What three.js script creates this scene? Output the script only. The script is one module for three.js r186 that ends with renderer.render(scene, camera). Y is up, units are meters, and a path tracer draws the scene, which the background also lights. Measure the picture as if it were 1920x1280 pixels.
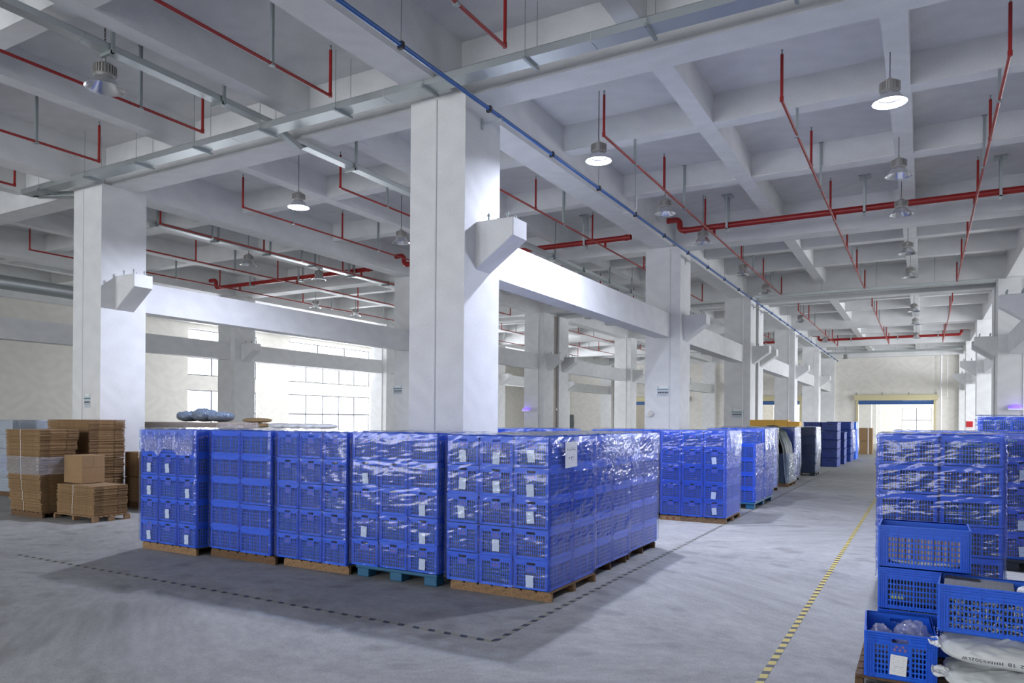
import * as THREE from 'three';
import { mergeGeometries, mergeVertices } from 'three/addons/utils/BufferGeometryUtils.js';
import { RoundedBoxGeometry } from 'three/addons/geometries/RoundedBoxGeometry.js';
import { RectAreaLightUniformsLib } from 'three/addons/lights/RectAreaLightUniformsLib.js';
import { createNoise2D, createNoise3D } from 'simplex-noise';

// ---------------------------------------------------------------- camera, sky, daylight, exposure
const renderer = new THREE.WebGLRenderer();
renderer.toneMapping = THREE.LinearToneMapping;
renderer.toneMappingExposure = 1.0;
renderer.shadowMap.enabled = true;
RectAreaLightUniformsLib.init();
const scene = new THREE.Scene();
scene.background = new THREE.Color(1, 1, 1);
scene.backgroundIntensity = 3.0;
const camera = new THREE.PerspectiveCamera(2 * Math.atan(640 / 1365) * 180 / Math.PI, 1.5, 0.1, 300);
camera.position.set(0, 1.83, 0);
camera.rotation.order = 'YXZ';
camera.rotation.set(0, Math.atan2(772, 1365), 0.008);
camera.setViewOffset(1920, 1280, 0, -147, 1920, 1280);   // shift lens: the horizon lies low in the picture
// daylight that comes in through the window walls (one sheet of sky outside each run of windows)
function daylight(w, h, pos, look, power, color = 0xf1f5ff) {
  const l = new THREE.RectAreaLight(color, power, w, h);
  l.position.set(...pos); l.lookAt(...look); scene.add(l);
}
for (const [z, w] of [[-26.5, 4.8], [-34.7, 8], [-44.7, 6.6]]) daylight(w, 5.8, [-33.8, 3.7, z], [0, 3.1, z], 42);
for (const [z, p] of [[-24.7, 8], [-35.1, 20], [-45.1, 18], [-54.7, 16]]) daylight(6.6, 5.8, [12.7, 3.7, z], [0, 3.1, z], p);  // the last sheet is added to brighten the end wall
for (const [x, p] of [[-19.9, 9.5], [-10.9, 9], [-1.9, 6]]) daylight(6.6, 5.8, [x, 3.7, 12.7], [x, 2.6, 0], p);
// the brighter hall behind the roller doors
daylight(33, 5.4, [-11, 3.6, -84.8], [-11, 2.5, -55], 14, 0xffffff);
daylight(20, 5.4, [9.3, 3.6, -72], [-11, 2.5, -72], 12, 0xffffff);  // added side light that whitens this hall, its source is unseen
const LAMP_POWER = 140, LAMP_COLOR = 0xe0e6ff;

// ---------------------------------------------------------------- helpers
function rng(seed) { let a = seed >>> 0; return () => { a |= 0; a = a + 0x6D2B79F5 | 0; let t = Math.imul(a ^ a >>> 15, 1 | a); t = t + Math.imul(t ^ t >>> 7, 61 | t) ^ t; return ((t ^ t >>> 14) >>> 0) / 4294967296; }; }
const R = rng(7), noise2 = createNoise2D(rng(11)), noise3 = createNoise3D(rng(13));
const rr = (a, b) => a + (b - a) * R();
const taken = new Map();
function numbered(n) { const k = taken.get(n) || 0; taken.set(n, k + 1); return k ? n + '_' + String(k).padStart(3, '0') : n; }
function boxAt(x0, x1, y0, y1, z0, z1) {          // box between limits, uv in metres
  const w = Math.abs(x1 - x0), h = Math.abs(y1 - y0), d = Math.abs(z1 - z0), g = new THREE.BoxGeometry(w, h, d);
  const uv = g.attributes.uv, s = [[d, h], [d, h], [w, d], [w, d], [w, h], [w, h]];
  for (let i = 0; i < 24; i++) { const f = s[i >> 2]; uv.setXY(i, uv.getX(i) * f[0], uv.getY(i) * f[1]); }
  return g.translate((x0 + x1) / 2, (y0 + y1) / 2, (z0 + z1) / 2);
}
const box = (w, h, d, x = 0, y = 0, z = 0) => boxAt(x - w / 2, x + w / 2, y - h / 2, y + h / 2, z - d / 2, z + d / 2);
function cyl(r, a, b, seg = 10, r2 = r) {         // cylinder from point a to point b
  const A = new THREE.Vector3(...a), B = new THREE.Vector3(...b), d = B.clone().sub(A), g = new THREE.CylinderGeometry(r2, r, d.length(), seg);
  g.applyQuaternion(new THREE.Quaternion().setFromUnitVectors(new THREE.Vector3(0, 1, 0), d.clone().normalize()));
  return g.translate(...A.add(B).multiplyScalar(.5).toArray());
}
function tube(pts, r, seg = 8, bend = .5) {       // pipe through points with rounded elbows
  const P = pts.map((p) => new THREE.Vector3(...p)), path = new THREE.CurvePath();
  let prev = P[0];
  for (let i = 1; i < P.length - 1; i++) {
    const a = P[i - 1].clone().sub(P[i]), b = P[i + 1].clone().sub(P[i]), k = Math.min(bend, a.length() * .45, b.length() * .45);
    const s = P[i].clone().add(a.setLength(k)), e = P[i].clone().add(b.setLength(k));
    path.add(new THREE.LineCurve3(prev, s)); path.add(new THREE.QuadraticBezierCurve3(s, P[i], e)); prev = e;
  }
  path.add(new THREE.LineCurve3(prev, P[P.length - 1]));
  const list = [];
  for (const c of path.curves) list.push(new THREE.TubeGeometry(c, c.isLineCurve3 ? 1 : 5, r, seg, false));
  return mergeGeometries(list);
}
const merge = (list) => list.length === 1 ? list[0] : mergeGeometries(list.map((g) => { const n = g.index ? g.toNonIndexed() : g; for (const k of Object.keys(n.attributes)) if (!['position', 'normal', 'uv'].includes(k)) n.deleteAttribute(k); return n; }));
function mesh(name, geo, mat, parent) {
  const m = new THREE.Mesh(Array.isArray(geo) ? merge(geo) : geo, mat);
  m.castShadow = m.receiveShadow = true; m.name = parent ? name : numbered(name); (parent || scene).add(m); return m;
}
function tag(o, label, category, group, kind) { o.userData.label = label; if (category) o.userData.category = category; if (group) o.userData.group = group; if (kind) o.userData.kind = kind; return o; }
function thing(name, label, category, pos = [0, 0, 0], turn = 0, group, kind) {
  const g = new THREE.Group(); g.name = numbered(name); g.position.set(...pos); g.rotation.y = turn; scene.add(g); return tag(g, label, category, group, kind);
}
// ---------------------------------------------------------------- textures
function dataTex(n, fn, srgb = true, rx = 1, ry = 1) {
  const d = new Uint8Array(n * n * 4);
  for (let y = 0; y < n; y++) for (let x = 0; x < n; x++) { const c = fn(x / n, y / n), i = (y * n + x) * 4; d[i] = c[0]; d[i + 1] = c[1]; d[i + 2] = c[2]; d[i + 3] = 255; }
  const t = new THREE.DataTexture(d, n, n); t.wrapS = t.wrapT = THREE.RepeatWrapping; t.magFilter = THREE.LinearFilter; t.minFilter = THREE.LinearMipmapLinearFilter; t.generateMipmaps = true;
  if (srgb) t.colorSpace = THREE.SRGBColorSpace; t.repeat.set(rx, ry); t.needsUpdate = true; return t;
}
function tileNoise(u, v, f, seed) { const a = u * Math.PI * 2, b = v * Math.PI * 2, k = f / 6.283; return noise3(Math.cos(a) * k + seed, Math.sin(a) * k + Math.cos(b) * k * 1.3, Math.sin(b) * k * 1.3 - seed); }
function canvasTex(w, h, draw) { const c = document.createElement('canvas'); c.width = w; c.height = h; const g = c.getContext('2d'); draw(g, w, h); const t = new THREE.CanvasTexture(c); t.colorSpace = THREE.SRGBColorSpace; t.anisotropy = 8; return t; }
const rt = rng(3);
const floorTex = dataTex(1024, (u, v) => {
  let n = 149 + 6 * tileNoise(u, v, 8, 1) + 6 * tileNoise(u, v, 22, 4) + 6 * tileNoise(u, v, 60, 9) + (rt() - .5) * 20;
  const sw = tileNoise(u, v, 14, 20); if (sw > .45) n -= (sw - .45) * 40;
  if (rt() < .0006) n -= 60;
  return [n, n, n - 3];
}, true, 1 / 9, 1 / 9);
const paintTex = dataTex(256, (u, v) => { const n = 236 + 5 * tileNoise(u, v, 6, 3) + (rt() - .5) * 8; return [n, n, n]; }, true, 1 / 3, 1 / 3);
const woodTex = dataTex(256, (u, v) => { const n = tileNoise(u, v * .2, 30, 5) * .5 + tileNoise(u * .15, v, 40, 2) * .5, k = 1 + .28 * n + (rt() - .5) * .2; return [132 * k, 104 * k, 74 * k]; }, true, 2, 2);
const cardTex = dataTex(256, (u, v) => { const k = 1 + .06 * tileNoise(u, v, 10, 8) + (rt() - .5) * .1; return [170 * k, 140 * k, 104 * k]; }, true, 2, 2);
const tapeTex = (c1, c2) => canvasTex(256, 64, (g, w, h) => {
  g.fillStyle = c1; g.fillRect(0, 0, w, h); g.fillStyle = c2;
  g.beginPath(); g.moveTo(20, 0); g.lineTo(126, 0); g.lineTo(158, h); g.lineTo(52, h); g.fill();
  for (let i = 0; i < 260; i++) { g.fillStyle = `rgba(150,150,148,${.15 + .3 * rt()})`; g.fillRect(rt() * w, rt() * h, 1 + rt() * 5, 1 + rt() * 2); }
});
const scribble = (g, x, y, w, h, n, col, lw = 2) => { g.strokeStyle = col; g.lineWidth = lw; for (let i = 0; i < n; i++) { g.beginPath(); const a = x + rt() * w, b = y + rt() * h; g.moveTo(a, b); g.lineTo(a + (rt() - .5) * w * .7, b + (rt() - .5) * h * .5); g.stroke(); } };
const slipTex = canvasTex(128, 192, (g, w, h) => {
  g.fillStyle = '#e9eaea'; g.fillRect(0, 0, w, h); g.fillStyle = '#8d9094';
  for (let r = 0; r < 9; r++) { const y = 16 + r * 18, n = r === 5 ? 4 : 2; for (let i = 0; i < 12; i++) if (rt() > .35) g.fillRect(14 + i * 8.5, y, 4 + rt() * 4, n); }
  g.strokeStyle = '#c9cccc'; g.strokeRect(6, 6, w - 12, h - 12);
});
const markTex = canvasTex(128, 64, (g, w, h) => {
  g.fillStyle = '#1f52c4'; g.fillRect(0, 0, w, h);
  const glyph = (x, y, s) => { g.strokeStyle = '#b0715c'; g.lineWidth = 3.4; g.strokeRect(x + s * .2, y, s * .5, s * .35); g.beginPath(); g.moveTo(x, y + s * .55); g.lineTo(x + s, y + s * .55); g.moveTo(x + s * .5, y + s * .3); g.lineTo(x + s * .5, y + s); g.moveTo(x + s * .1, y + s); g.lineTo(x + s * .9, y + s * .8); g.stroke(); };
  glyph(26, 6, 22); glyph(74, 6, 22); glyph(12, 36, 22); glyph(52, 36, 22); glyph(92, 36, 22);
});
const handTex = canvasTex(256, 320, (g, w, h) => { g.fillStyle = '#e4e6ec'; g.fillRect(0, 0, w, h); for (let i = 0; i < 5; i++) scribble(g, 40 + i * 40, 70, 26, 40, 7, '#3a3e4c', 7); for (let i = 0; i < 3; i++) scribble(g, 70 + i * 46, 190, 30, 44, 7, '#3a3e4c', 7); });
const signTex = canvasTex(256, 256, (g, w, h) => {
  g.fillStyle = '#c3cbd0'; g.fillRect(0, 0, w, h); g.fillStyle = '#e6eae6'; g.fillRect(40, 0, 170, 44); g.fillStyle = '#4f767c'; g.fillRect(0, 74, w, 20);
  g.fillStyle = '#3c434c'; for (let i = 0; i < 7; i++) g.fillRect(20 + i * 32, 136, 26, 36);
  g.fillStyle = '#59616b'; for (let i = 0; i < 10; i++) g.fillRect(14 + i * 23, 192, 17, 9); for (let i = 0; i < 5; i++) g.fillRect(80 + i * 20, 222, 14, 8);
});
const sackText = (line) => canvasTex(1024, 256, (g, w, h) => {
  g.fillStyle = '#d6dad9'; g.fillRect(0, 0, w, h);
  for (let i = 0; i < 300; i++) { g.fillStyle = `rgba(${170 + rt() * 50 | 0},${176 + rt() * 50 | 0},${178 + rt() * 50 | 0},.12)`; g.fillRect(rt() * w, rt() * h, 20 + rt() * 80, 2 + rt() * 6); }
  g.save(); g.translate(w * .40, h * .52); g.rotate(Math.PI); g.fillStyle = '#565a5e'; g.font = 'bold 38px sans-serif'; g.textAlign = 'center'; g.fillText(line, 0, 0); g.restore();
});
// ---------------------------------------------------------------- materials
const std = (o) => new THREE.MeshStandardMaterial(o), phy = (o) => new THREE.MeshPhysicalMaterial(o);
const lin = (r, g, b) => new THREE.Color().setRGB(r, g, b);
const M = {
  floor: std({ map: floorTex, roughness: .62 }),
  paint: std({ map: paintTex, color: lin(.86, .87, .86), roughness: .75 }),
  wall: std({ map: paintTex, color: lin(.9, .87, .80), roughness: .85 }),
  slab: std({ map: paintTex, color: lin(.80, .80, .80), roughness: .85 }),
  galv: std({ color: lin(.50, .54, .54), roughness: .42, metalness: .8 }),
  galvDark: std({ color: lin(.34, .38, .38), roughness: .5, metalness: .6 }),
  red: std({ color: lin(.30, .012, .010), roughness: .38 }),
  bluePipe: std({ color: lin(.010, .10, .36), roughness: .3 }),
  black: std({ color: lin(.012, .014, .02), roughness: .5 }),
  dark: std({ color: lin(.05, .055, .06), roughness: .7 }),
  conduit: std({ color: lin(.80, .80, .78), roughness: .45 }),
  crate: std({ color: lin(.004, .115, .70), roughness: .36 }),
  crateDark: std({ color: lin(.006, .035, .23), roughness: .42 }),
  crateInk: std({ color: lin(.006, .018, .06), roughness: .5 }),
  crateYellow: std({ color: lin(.75, .40, .02), roughness: .45 }),
  plasticPallet: std({ color: lin(.012, .10, .20), roughness: .5 }),
  plasticDark: std({ color: lin(.012, .02, .035), roughness: .55 }),
  wood: std({ map: woodTex, roughness: .85 }), woodDark: std({ map: woodTex, color: lin(.52, .48, .45), roughness: .85 }),
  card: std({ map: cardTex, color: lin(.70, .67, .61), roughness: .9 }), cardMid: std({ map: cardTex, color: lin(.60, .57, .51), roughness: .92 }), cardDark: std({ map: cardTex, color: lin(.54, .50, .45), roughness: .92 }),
  cardEdge: std({ map: cardTex, color: lin(.72, .67, .58), roughness: .92 }), palePack: std({ color: lin(.42, .44, .40), roughness: .7 }),
  film: phy({ color: lin(.80, .87, 1), roughness: .13, transmission: .965, thickness: 0, ior: 1.5, side: THREE.DoubleSide }),
  filmFold: phy({ color: lin(.84, .89, 1), roughness: .2, transmission: .86, thickness: 0, ior: 1.5, side: THREE.DoubleSide }),
  filmGrey: phy({ color: lin(.05, .07, .07), roughness: .5, transmission: .06, thickness: 0, side: THREE.DoubleSide }),
  bag: phy({ color: lin(.9, .92, 1), roughness: .15, transmission: .8, thickness: 0, side: THREE.DoubleSide }),
  paper: std({ map: slipTex, roughness: .8 }), mark: std({ map: markTex, roughness: .4 }), hand: std({ map: handTex, roughness: .8 }), sign: std({ map: signTex, roughness: .6 }),
  glass: phy({ color: lin(1, 1, 1), roughness: .03, transmission: 1, thickness: 0 }),
  frame: std({ color: lin(.045, .05, .07), roughness: .5 }),
  housing: std({ color: lin(.62, .56, .33), roughness: .6 }), shutter: std({ color: lin(.012, .10, .32), roughness: .45 }),
  lampBody: std({ color: lin(.42, .41, .39), roughness: .45, metalness: .5 }), lampBowl: std({ color: lin(.80, .81, .82), roughness: .22, metalness: .9, side: THREE.DoubleSide }),
  lampOff: std({ color: lin(.62, .63, .66), roughness: .25 }), lampOn: std({ color: 0xffffff, emissive: 0xffffff, emissiveIntensity: 9 }),
  violet: std({ color: lin(.3, .2, .8), emissive: lin(.20, .12, 1), emissiveIntensity: 1.1, roughness: .4 }),
  white: std({ color: lin(.82, .83, .83), roughness: .6 }),
  con: [lin(.085, .09, .095), lin(.06, .10, .085), lin(.11, .085, .08), lin(.075, .075, .10)].map((c) => std({ color: c, roughness: .9 })),  // dark goods, toned darker still so the crate slots look shaded
};
const I0 = (n) => ['bottom', 'second', 'third', 'fourth', 'top', 'sixth'][n];

// ---------------------------------------------------------------- building frame
const XROW = { left: -24.39, B: -15.38, A: -6.38, R: 2.64 };         // column centres
const ZF = [1.9, -8.94, -19.79, -29.18, -30.75, -40.3, -50.34];       // front faces of the column rows
const SOFFIT = 6.68, SLAB = 7.51, RIB = 7.01, WL = -32.86, WR = 11.8, WB = 11.8, WE = -60.3;
const fl = mesh('floor', boxAt(WL - .3, 24, -.2, 0, WE - 27, WB + .3).translate(0, 0, 0), M.floor); tag(fl, 'pale grey concrete hall floor', null, null, 'structure');
const ceil = thing('ceiling', 'white concrete ceiling slab with deep beams', null, [0, 0, 0], 0, null, 'structure');
mesh('slab', boxAt(WL - .3, WR + .3, SLAB, SLAB + .2, WE - .3, WB + .3), M.slab, ceil);
const XB = [XROW.left, XROW.B, XROW.A, XROW.R], zc = ZF.map((z) => z - .5);
const xs = [WL, ...XB, WR];
for (const x of XB) mesh('main_beam', boxAt(x - .28, x + .28, SOFFIT, SLAB, WE, WB), M.paint, ceil);
for (const x of [WL + .2, WR - .2]) mesh('main_beam', boxAt(x - .2, x + .2, SOFFIT, SLAB, WE, WB), M.paint, ceil);
const zlines = [WB - .2, ...zc, WE + .2];
for (const z of zlines) for (let i = 0; i < xs.length - 1; i++) { const a = xs[i] + (i ? .28 : .4), b = xs[i + 1] - (i < xs.length - 2 ? .28 : .4); mesh('main_beam', boxAt(a, b, SOFFIT, SLAB, z - .28, z + .28), M.paint, ceil); }
for (let i = 0; i < xs.length - 1; i++) for (const k of [1 / 3, 2 / 3]) {
  const x = xs[i] + (xs[i + 1] - xs[i]) * k;
  for (let j = 0; j < zlines.length - 1; j++) if (zlines[j] - zlines[j + 1] > 3) mesh('rib_beam', boxAt(x - .155, x + .155, RIB, SLAB, zlines[j + 1] + .28, zlines[j] - .28), M.paint, ceil);
}
for (let j = 0; j < zlines.length - 1; j++) if (zlines[j] - zlines[j + 1] > 3) for (const k of [.315, .615]) {
  const z = zlines[j] + (zlines[j + 1] - zlines[j]) * k;
  for (let i = 0; i < xs.length - 1; i++) { const w = (xs[i + 1] - xs[i]) / 3; for (let s = 0; s < 3; s++) mesh('rib_beam', boxAt(xs[i] + s * w + (s ? .155 : .28), xs[i] + (s + 1) * w - (s < 2 ? .155 : .28), RIB + .004, SLAB, z - .155, z + .155), M.paint, ceil); }
}
// columns with corbels and anchor bolts
const rowWords = { left: 'row along the window side', B: 'second row left of the aisle', A: 'row along the left of the aisle', R: 'row right of the aisle' };
const zWords = ['behind the viewer', 'nearest', 'second', 'third, at the joint,', 'twin at the joint', 'fifth', 'sixth'];
function corbelGeo(side) {
  const s = new THREE.Shape([[0, -.69], [.63, -.245], [.63, 0], [0, 0]].map((p) => new THREE.Vector2(...p)));
  const g = new THREE.ExtrudeGeometry(s, { depth: .4, bevelEnabled: true, bevelSize: .013, bevelThickness: .013, bevelSegments: 1 }); g.translate(0, 0, -.2);
  if (side < 0) g.rotateY(Math.PI); return g;
}
const corbR = corbelGeo(1), corbL = corbelGeo(-1), boltG = mergeGeometries([cyl(.014, [0, 0, 0], [0, .13, 0], 8), cyl(.024, [0, .085, 0], [0, .11, 0], 6)]);
const shaftG = boxAt(-.5, .5, 0, SOFFIT, -1, 0);
for (const key of Object.keys(XROW)) ZF.forEach((z, i) => {
  if (i === 0) return;
  const c = thing('column', `white square concrete column, ${zWords[i]} of ${rowWords[key]}`, null, [XROW[key], 0, z], 0, null, 'structure');
  mesh('shaft', shaftG, M.paint, c);
  const s = key === 'R' ? -1 : 1;
  const cb = mesh('corbel', s > 0 ? corbR : corbL, M.paint, c); cb.position.set(s * .5, 4.79, -.52);
  for (const [bx, bz] of [[.18, -.38], [.18, -.66], [.49, -.4], [.49, -.64]]) { const b = mesh('anchor_bolt', boltG, M.galvDark, c); b.position.set(s * (.5 + bx), 4.79, bz); }
  const cd = mesh('conduit', cyl(.02, [0, 0, .004], [0, SOFFIT - .06, .004], 10), M.paint, c); cd.position.x = i === 1 ? (key === 'A' ? -.02 : -.145) : .21;
});
// tie beams between the columns
for (const key of ['left', 'B', 'A', 'R']) for (const i of [1, 2, 4, 5]) {
  const z0 = ZF[i] - 1, z1 = ZF[i + 1]; if (z0 - z1 < 1) continue;
  const t = mesh('tie_beam', boxAt(XROW[key] - .22, XROW[key] + .22, 4.16, 4.82, z1, z0), M.paint); tag(t, `white concrete tie beam behind the ${zWords[i]} column of ${rowWords[key]}`, null, null, 'structure');
}
{ const t = mesh('tie_beam', boxAt(XROW.left - .22, XROW.left + .22, 4.16, 4.82, ZF[1], ZF[0]), M.paint); tag(t, 'white concrete tie beam at far left before the window-side columns', null, null, 'structure'); }
for (const key of ['left', 'B', 'A', 'R']) { const z0 = ZF[6] - 1; const t = mesh('tie_beam', boxAt(XROW[key] - .22, XROW[key] + .22, 4.16, 4.82, WE, z0), M.paint); tag(t, `white concrete tie beam running into the end wall, ${rowWords[key]}`, null, null, 'structure'); }
for (const key of Object.keys(XROW)) { const c = mesh('column', boxAt(XROW[key] - .5, XROW[key] + .5, 0, SOFFIT, WE, WE + .4), M.paint); tag(c, `white pilaster column against the end wall, ${rowWords[key]}`, null, null, 'structure'); }
for (const key of ['A', 'B', 'R']) { const c = mesh('joint_cover', boxAt(XROW[key] + .33, XROW[key] + .4, 0, SOFFIT - .01, ZF[4] + .01, ZF[3] - 1.01), std({ color: lin(.30, .27, .24), roughness: .4, metalness: .6 })); tag(c, `metal joint strip between twin columns, ${rowWords[key]}`, 'cover strip'); }

// walls with openings
function wallWithHoles(name, label, axis, at, t, a0, a1, holes) {   // axis 'x': wall plane x = at, runs along z; holes [a0, a1, y0, y1]
  const cutsA = [...new Set([a0, a1, ...holes.flatMap((h) => [h[0], h[1]])])].sort((p, q) => p - q), cutsY = [...new Set([0, SLAB, ...holes.flatMap((h) => [h[2], h[3]])])].sort((p, q) => p - q), list = [];
  for (let i = 0; i < cutsA.length - 1; i++) { let y0 = null; for (let j = 0; j < cutsY.length; j++) {
    const solid = j < cutsY.length - 1 && !holes.some((h) => h[0] <= cutsA[i] && h[1] >= cutsA[i + 1] && h[2] <= cutsY[j] && h[3] >= cutsY[j + 1]);
    if (solid && y0 === null) y0 = cutsY[j];
    if (!solid && y0 !== null) { list.push(axis === 'x' ? boxAt(at, at + t, y0, cutsY[j], cutsA[i], cutsA[i + 1]) : boxAt(cutsA[i], cutsA[i + 1], y0, cutsY[j], at, at + t)); y0 = null; }
  } }
  return tag(mesh(name, list, M.wall), label, null, null, 'structure');
}
let winNo = 0;
function windowIn(axis, at, a0, a1, y0, y1, nv, nh, label) {
  const w = thing('window_' + (++winNo), label, null, [0, 0, 0], 0, null, 'structure');
  const bar = (p0, p1, q0, q1, d = .06) => axis === 'x' ? boxAt(at - d / 2, at + d / 2, q0, q1, p0, p1) : boxAt(p0, p1, q0, q1, at - d / 2, at + d / 2);
  mesh('window_frame', [bar(a0, a1, y0, y0 + .05), bar(a0, a1, y1 - .05, y1), bar(a0, a0 + .05, y0 + .05, y1 - .05), bar(a1 - .05, a1, y0 + .05, y1 - .05)], M.frame, w);
  const da = (a1 - a0 - .1) / nv, dy = (y1 - y0 - .1) / nh;
  for (let i = 1; i < nv; i++) mesh('mullion', bar(a0 + .05 + da * i - .035, a0 + .05 + da * i + .035, y0 + .05, y1 - .05), M.frame, w);
  for (let j = 1; j < nh; j++) mesh('transom', bar(a0 + .05, a1 - .05, y0 + .05 + dy * j - .035, y0 + .05 + dy * j + .035, .05), M.frame, w);
  for (let i = 0; i < nv; i++) for (let j = 0; j < nh; j++) mesh('pane', bar(a0 + .05 + da * i + .03, a0 + .05 + da * (i + 1) - .03, y0 + .05 + dy * j + .03, y0 + .05 + dy * (j + 1) - .03, .006), M.glass, w);
}
const bays = [[-28.75, -24.3], [-38.4, -31.1], [-47.6, -41.7]], rows = [[.91, 3.26], [4.02, 4.97], [5.71, 6.40]];
wallWithHoles('wall_left', 'cream wall at far left with tall windows', 'x', WL - .3, .3, WE - .3, WB + .3, bays.flatMap(([a, b]) => rows.map(([p, q]) => [a, b, p, q])));
bays.forEach(([a, b], i) => rows.forEach(([p, q], j) => windowIn('x', WL - .12, a, b, p, q, j === 2 ? (i ? 3 : 2) : (i ? 5 : 3), j === 0 ? 2 : 1, `${['low', 'middle', 'high'][j]} dark-framed window in ${['first', 'second', 'third', 'last'][i]} bay of the left wall`)));
const rbays = [[-28.2, -21.5], [-38.3, -32.1], [-48.3, -41.7], [-57.7, -51.7]];  // the last bay is an added unseen window, it brightens the end wall
wallWithHoles('wall_right', 'cream wall right of the hall with windows', 'x', WR, .3, WE - .3, WB + .3, rbays.map(([a, b]) => [a, b, .91, 6.35]));
rbays.forEach(([a, b], i) => windowIn('x', WR + .12, a, b, .91, 6.35, 5, 4, `tall window in ${['first', 'second', 'third', 'last'][i]} bay of the right wall`));
const bbays = [[-22.9, -16.9], [-13.9, -7.9], [-4.9, 1.1]];
wallWithHoles('wall_back', 'cream wall behind the viewer with windows', 'z', WB, .3, WL - .3, WR + .3, bbays.map(([a, b]) => [a, b, .91, 6.35]));
bbays.forEach(([a, b], i) => windowIn('z', WB + .12, a, b, .91, 6.35, 5, 4, `tall window in the back wall, ${['left', 'middle', 'right'][i]}`));
const doors = [[-22.3, -17.4], [-13.3, -8.4], [-4.27, .61]];
wallWithHoles('wall_end', 'cream end wall with three roller doors', 'z', WE - .3, .3, WL - .3, WR + .3, doors.map(([a, b]) => [a, b, 0, 3.6]));
doors.forEach(([a, b], i) => {
  const d = thing('door_' + (i + 1), `roller shutter door in the end wall, ${['farthest left', 'middle', 'straight down the aisle'][i]}`, null, [0, 0, 0], 0, null, 'structure');
  mesh('shutter_housing', boxAt(a - .25, b + .25, 3.49, 3.89, WE + .002, WE + .4), M.housing, d);
  for (let k = 0; k < 4; k++) mesh('shutter_slat', new RoundedBoxGeometry(b - a, .07, .03, 2, .012).translate((a + b) / 2, 3.45 - k * .072, WE + .1), M.shutter, d);
  for (const s of [a - .13, b]) mesh('guide_rail', boxAt(s, s + .13, 0, 3.49, WE + .002, WE + .15), M.housing, d);
  for (let k = 0; k < 4; k++) { const x = a - .15 + (b - a + .3) * k / 3; mesh('housing_bracket', boxAt(x - .03, x + .03, 3.89, 4.09, WE + .02, WE + .06), M.galvDark, d); }
});
// the brighter hall beyond the end wall
{
  const a = thing('wall_far', 'bright white hall seen through the roller doors', null, [0, 0, 0], 0, null, 'structure');
  mesh('far_ceiling', boxAt(WL - .3, 10, SLAB, SLAB + .2, -86.6, WE - .3), M.slab, a);
  const fb = [[-23.3, -17.8, .9, 5.8], [-14.4, -8.9, .9, 5.8], [-6.1, -4.7, .9, 3.3], [-1.95, .67, .9, 3.35], [-1.95, .67, 3.9, 5.35]];
  const cutsA = [WL, 10];
  wallWithHoles('wall_far_end', 'white window wall of the hall behind the doors', 'z', -84.4, .3, ...cutsA, fb);
  fb.forEach((h, i) => windowIn('z', -84.25, h[0], h[1], h[2], h[3], i < 3 ? 4 : 2, i === 4 ? 1 : 2, `window of the bright hall behind the doors, ${['left', 'middle left', 'narrow', 'lower right', 'upper right'][i]}`));
  wallWithHoles('wall_far_right', 'white side wall of the hall behind the doors', 'x', 8.9, .3, -84.4, WE - .3, [[-81, -63.3, .9, 5.8]]);  // unseen opening added to let the side light in
  wallWithHoles('wall_far_left', 'white left wall of the hall behind the doors', 'x', WL - .3, .3, -84.4, WE - .3, []);
  for (const z of [-63.8, -71, -78.2]) { const c = thing('column', `white column in the hall behind the doors, ${z === -63.8 ? 'near' : z === -71 ? 'middle' : 'far'}`, null, [-4.1, 0, z], 0, null, 'structure'); mesh('shaft', boxAt(-.5, .5, 0, SLAB, -1, 0), M.paint, c); const cb = mesh('corbel', corbR, M.paint, c); cb.position.set(.5, 4.79, -.52); }
}

// ---------------------------------------------------------------- floor tapes
function tape(name, label, x0, z0, x1, z1, m) {
  const L = Math.hypot(x1 - x0, z1 - z0), g = new THREE.BoxGeometry(L, .0016, .052); const uv = g.attributes.uv; for (let i = 0; i < uv.count; i++) uv.setX(i, uv.getX(i) * L / .166);
  const t = mesh(name, g, m); t.position.set((x0 + x1) / 2, .0012, (z0 + z1) / 2); t.rotation.y = Math.atan2(-(z1 - z0), x1 - x0); tag(t, label, 'floor tape');
}
const tt1 = tapeTex('#8f8c7c', '#2c3340'), tt2 = tapeTex('#cbb85f', '#3c4047'); tt1.wrapS = tt2.wrapS = THREE.RepeatWrapping;
const tapeA = std({ map: tt1, roughness: .6 }), tapeB = std({ map: tt2, roughness: .55 });
tape('floor_tape', 'worn black-striped tape across the floor before the front row of crates', -10.4, -5.16, -3.08, -5.16, tapeA);
tape('floor_tape', 'worn black-striped tape along the left edge of the aisle', -3.08, -5.16, -3.08, -30, tapeA);
tape('floor_tape', 'yellow and black striped tape along the right edge of the aisle', -.99, -2.5, -.99, -34, tapeB);

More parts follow.
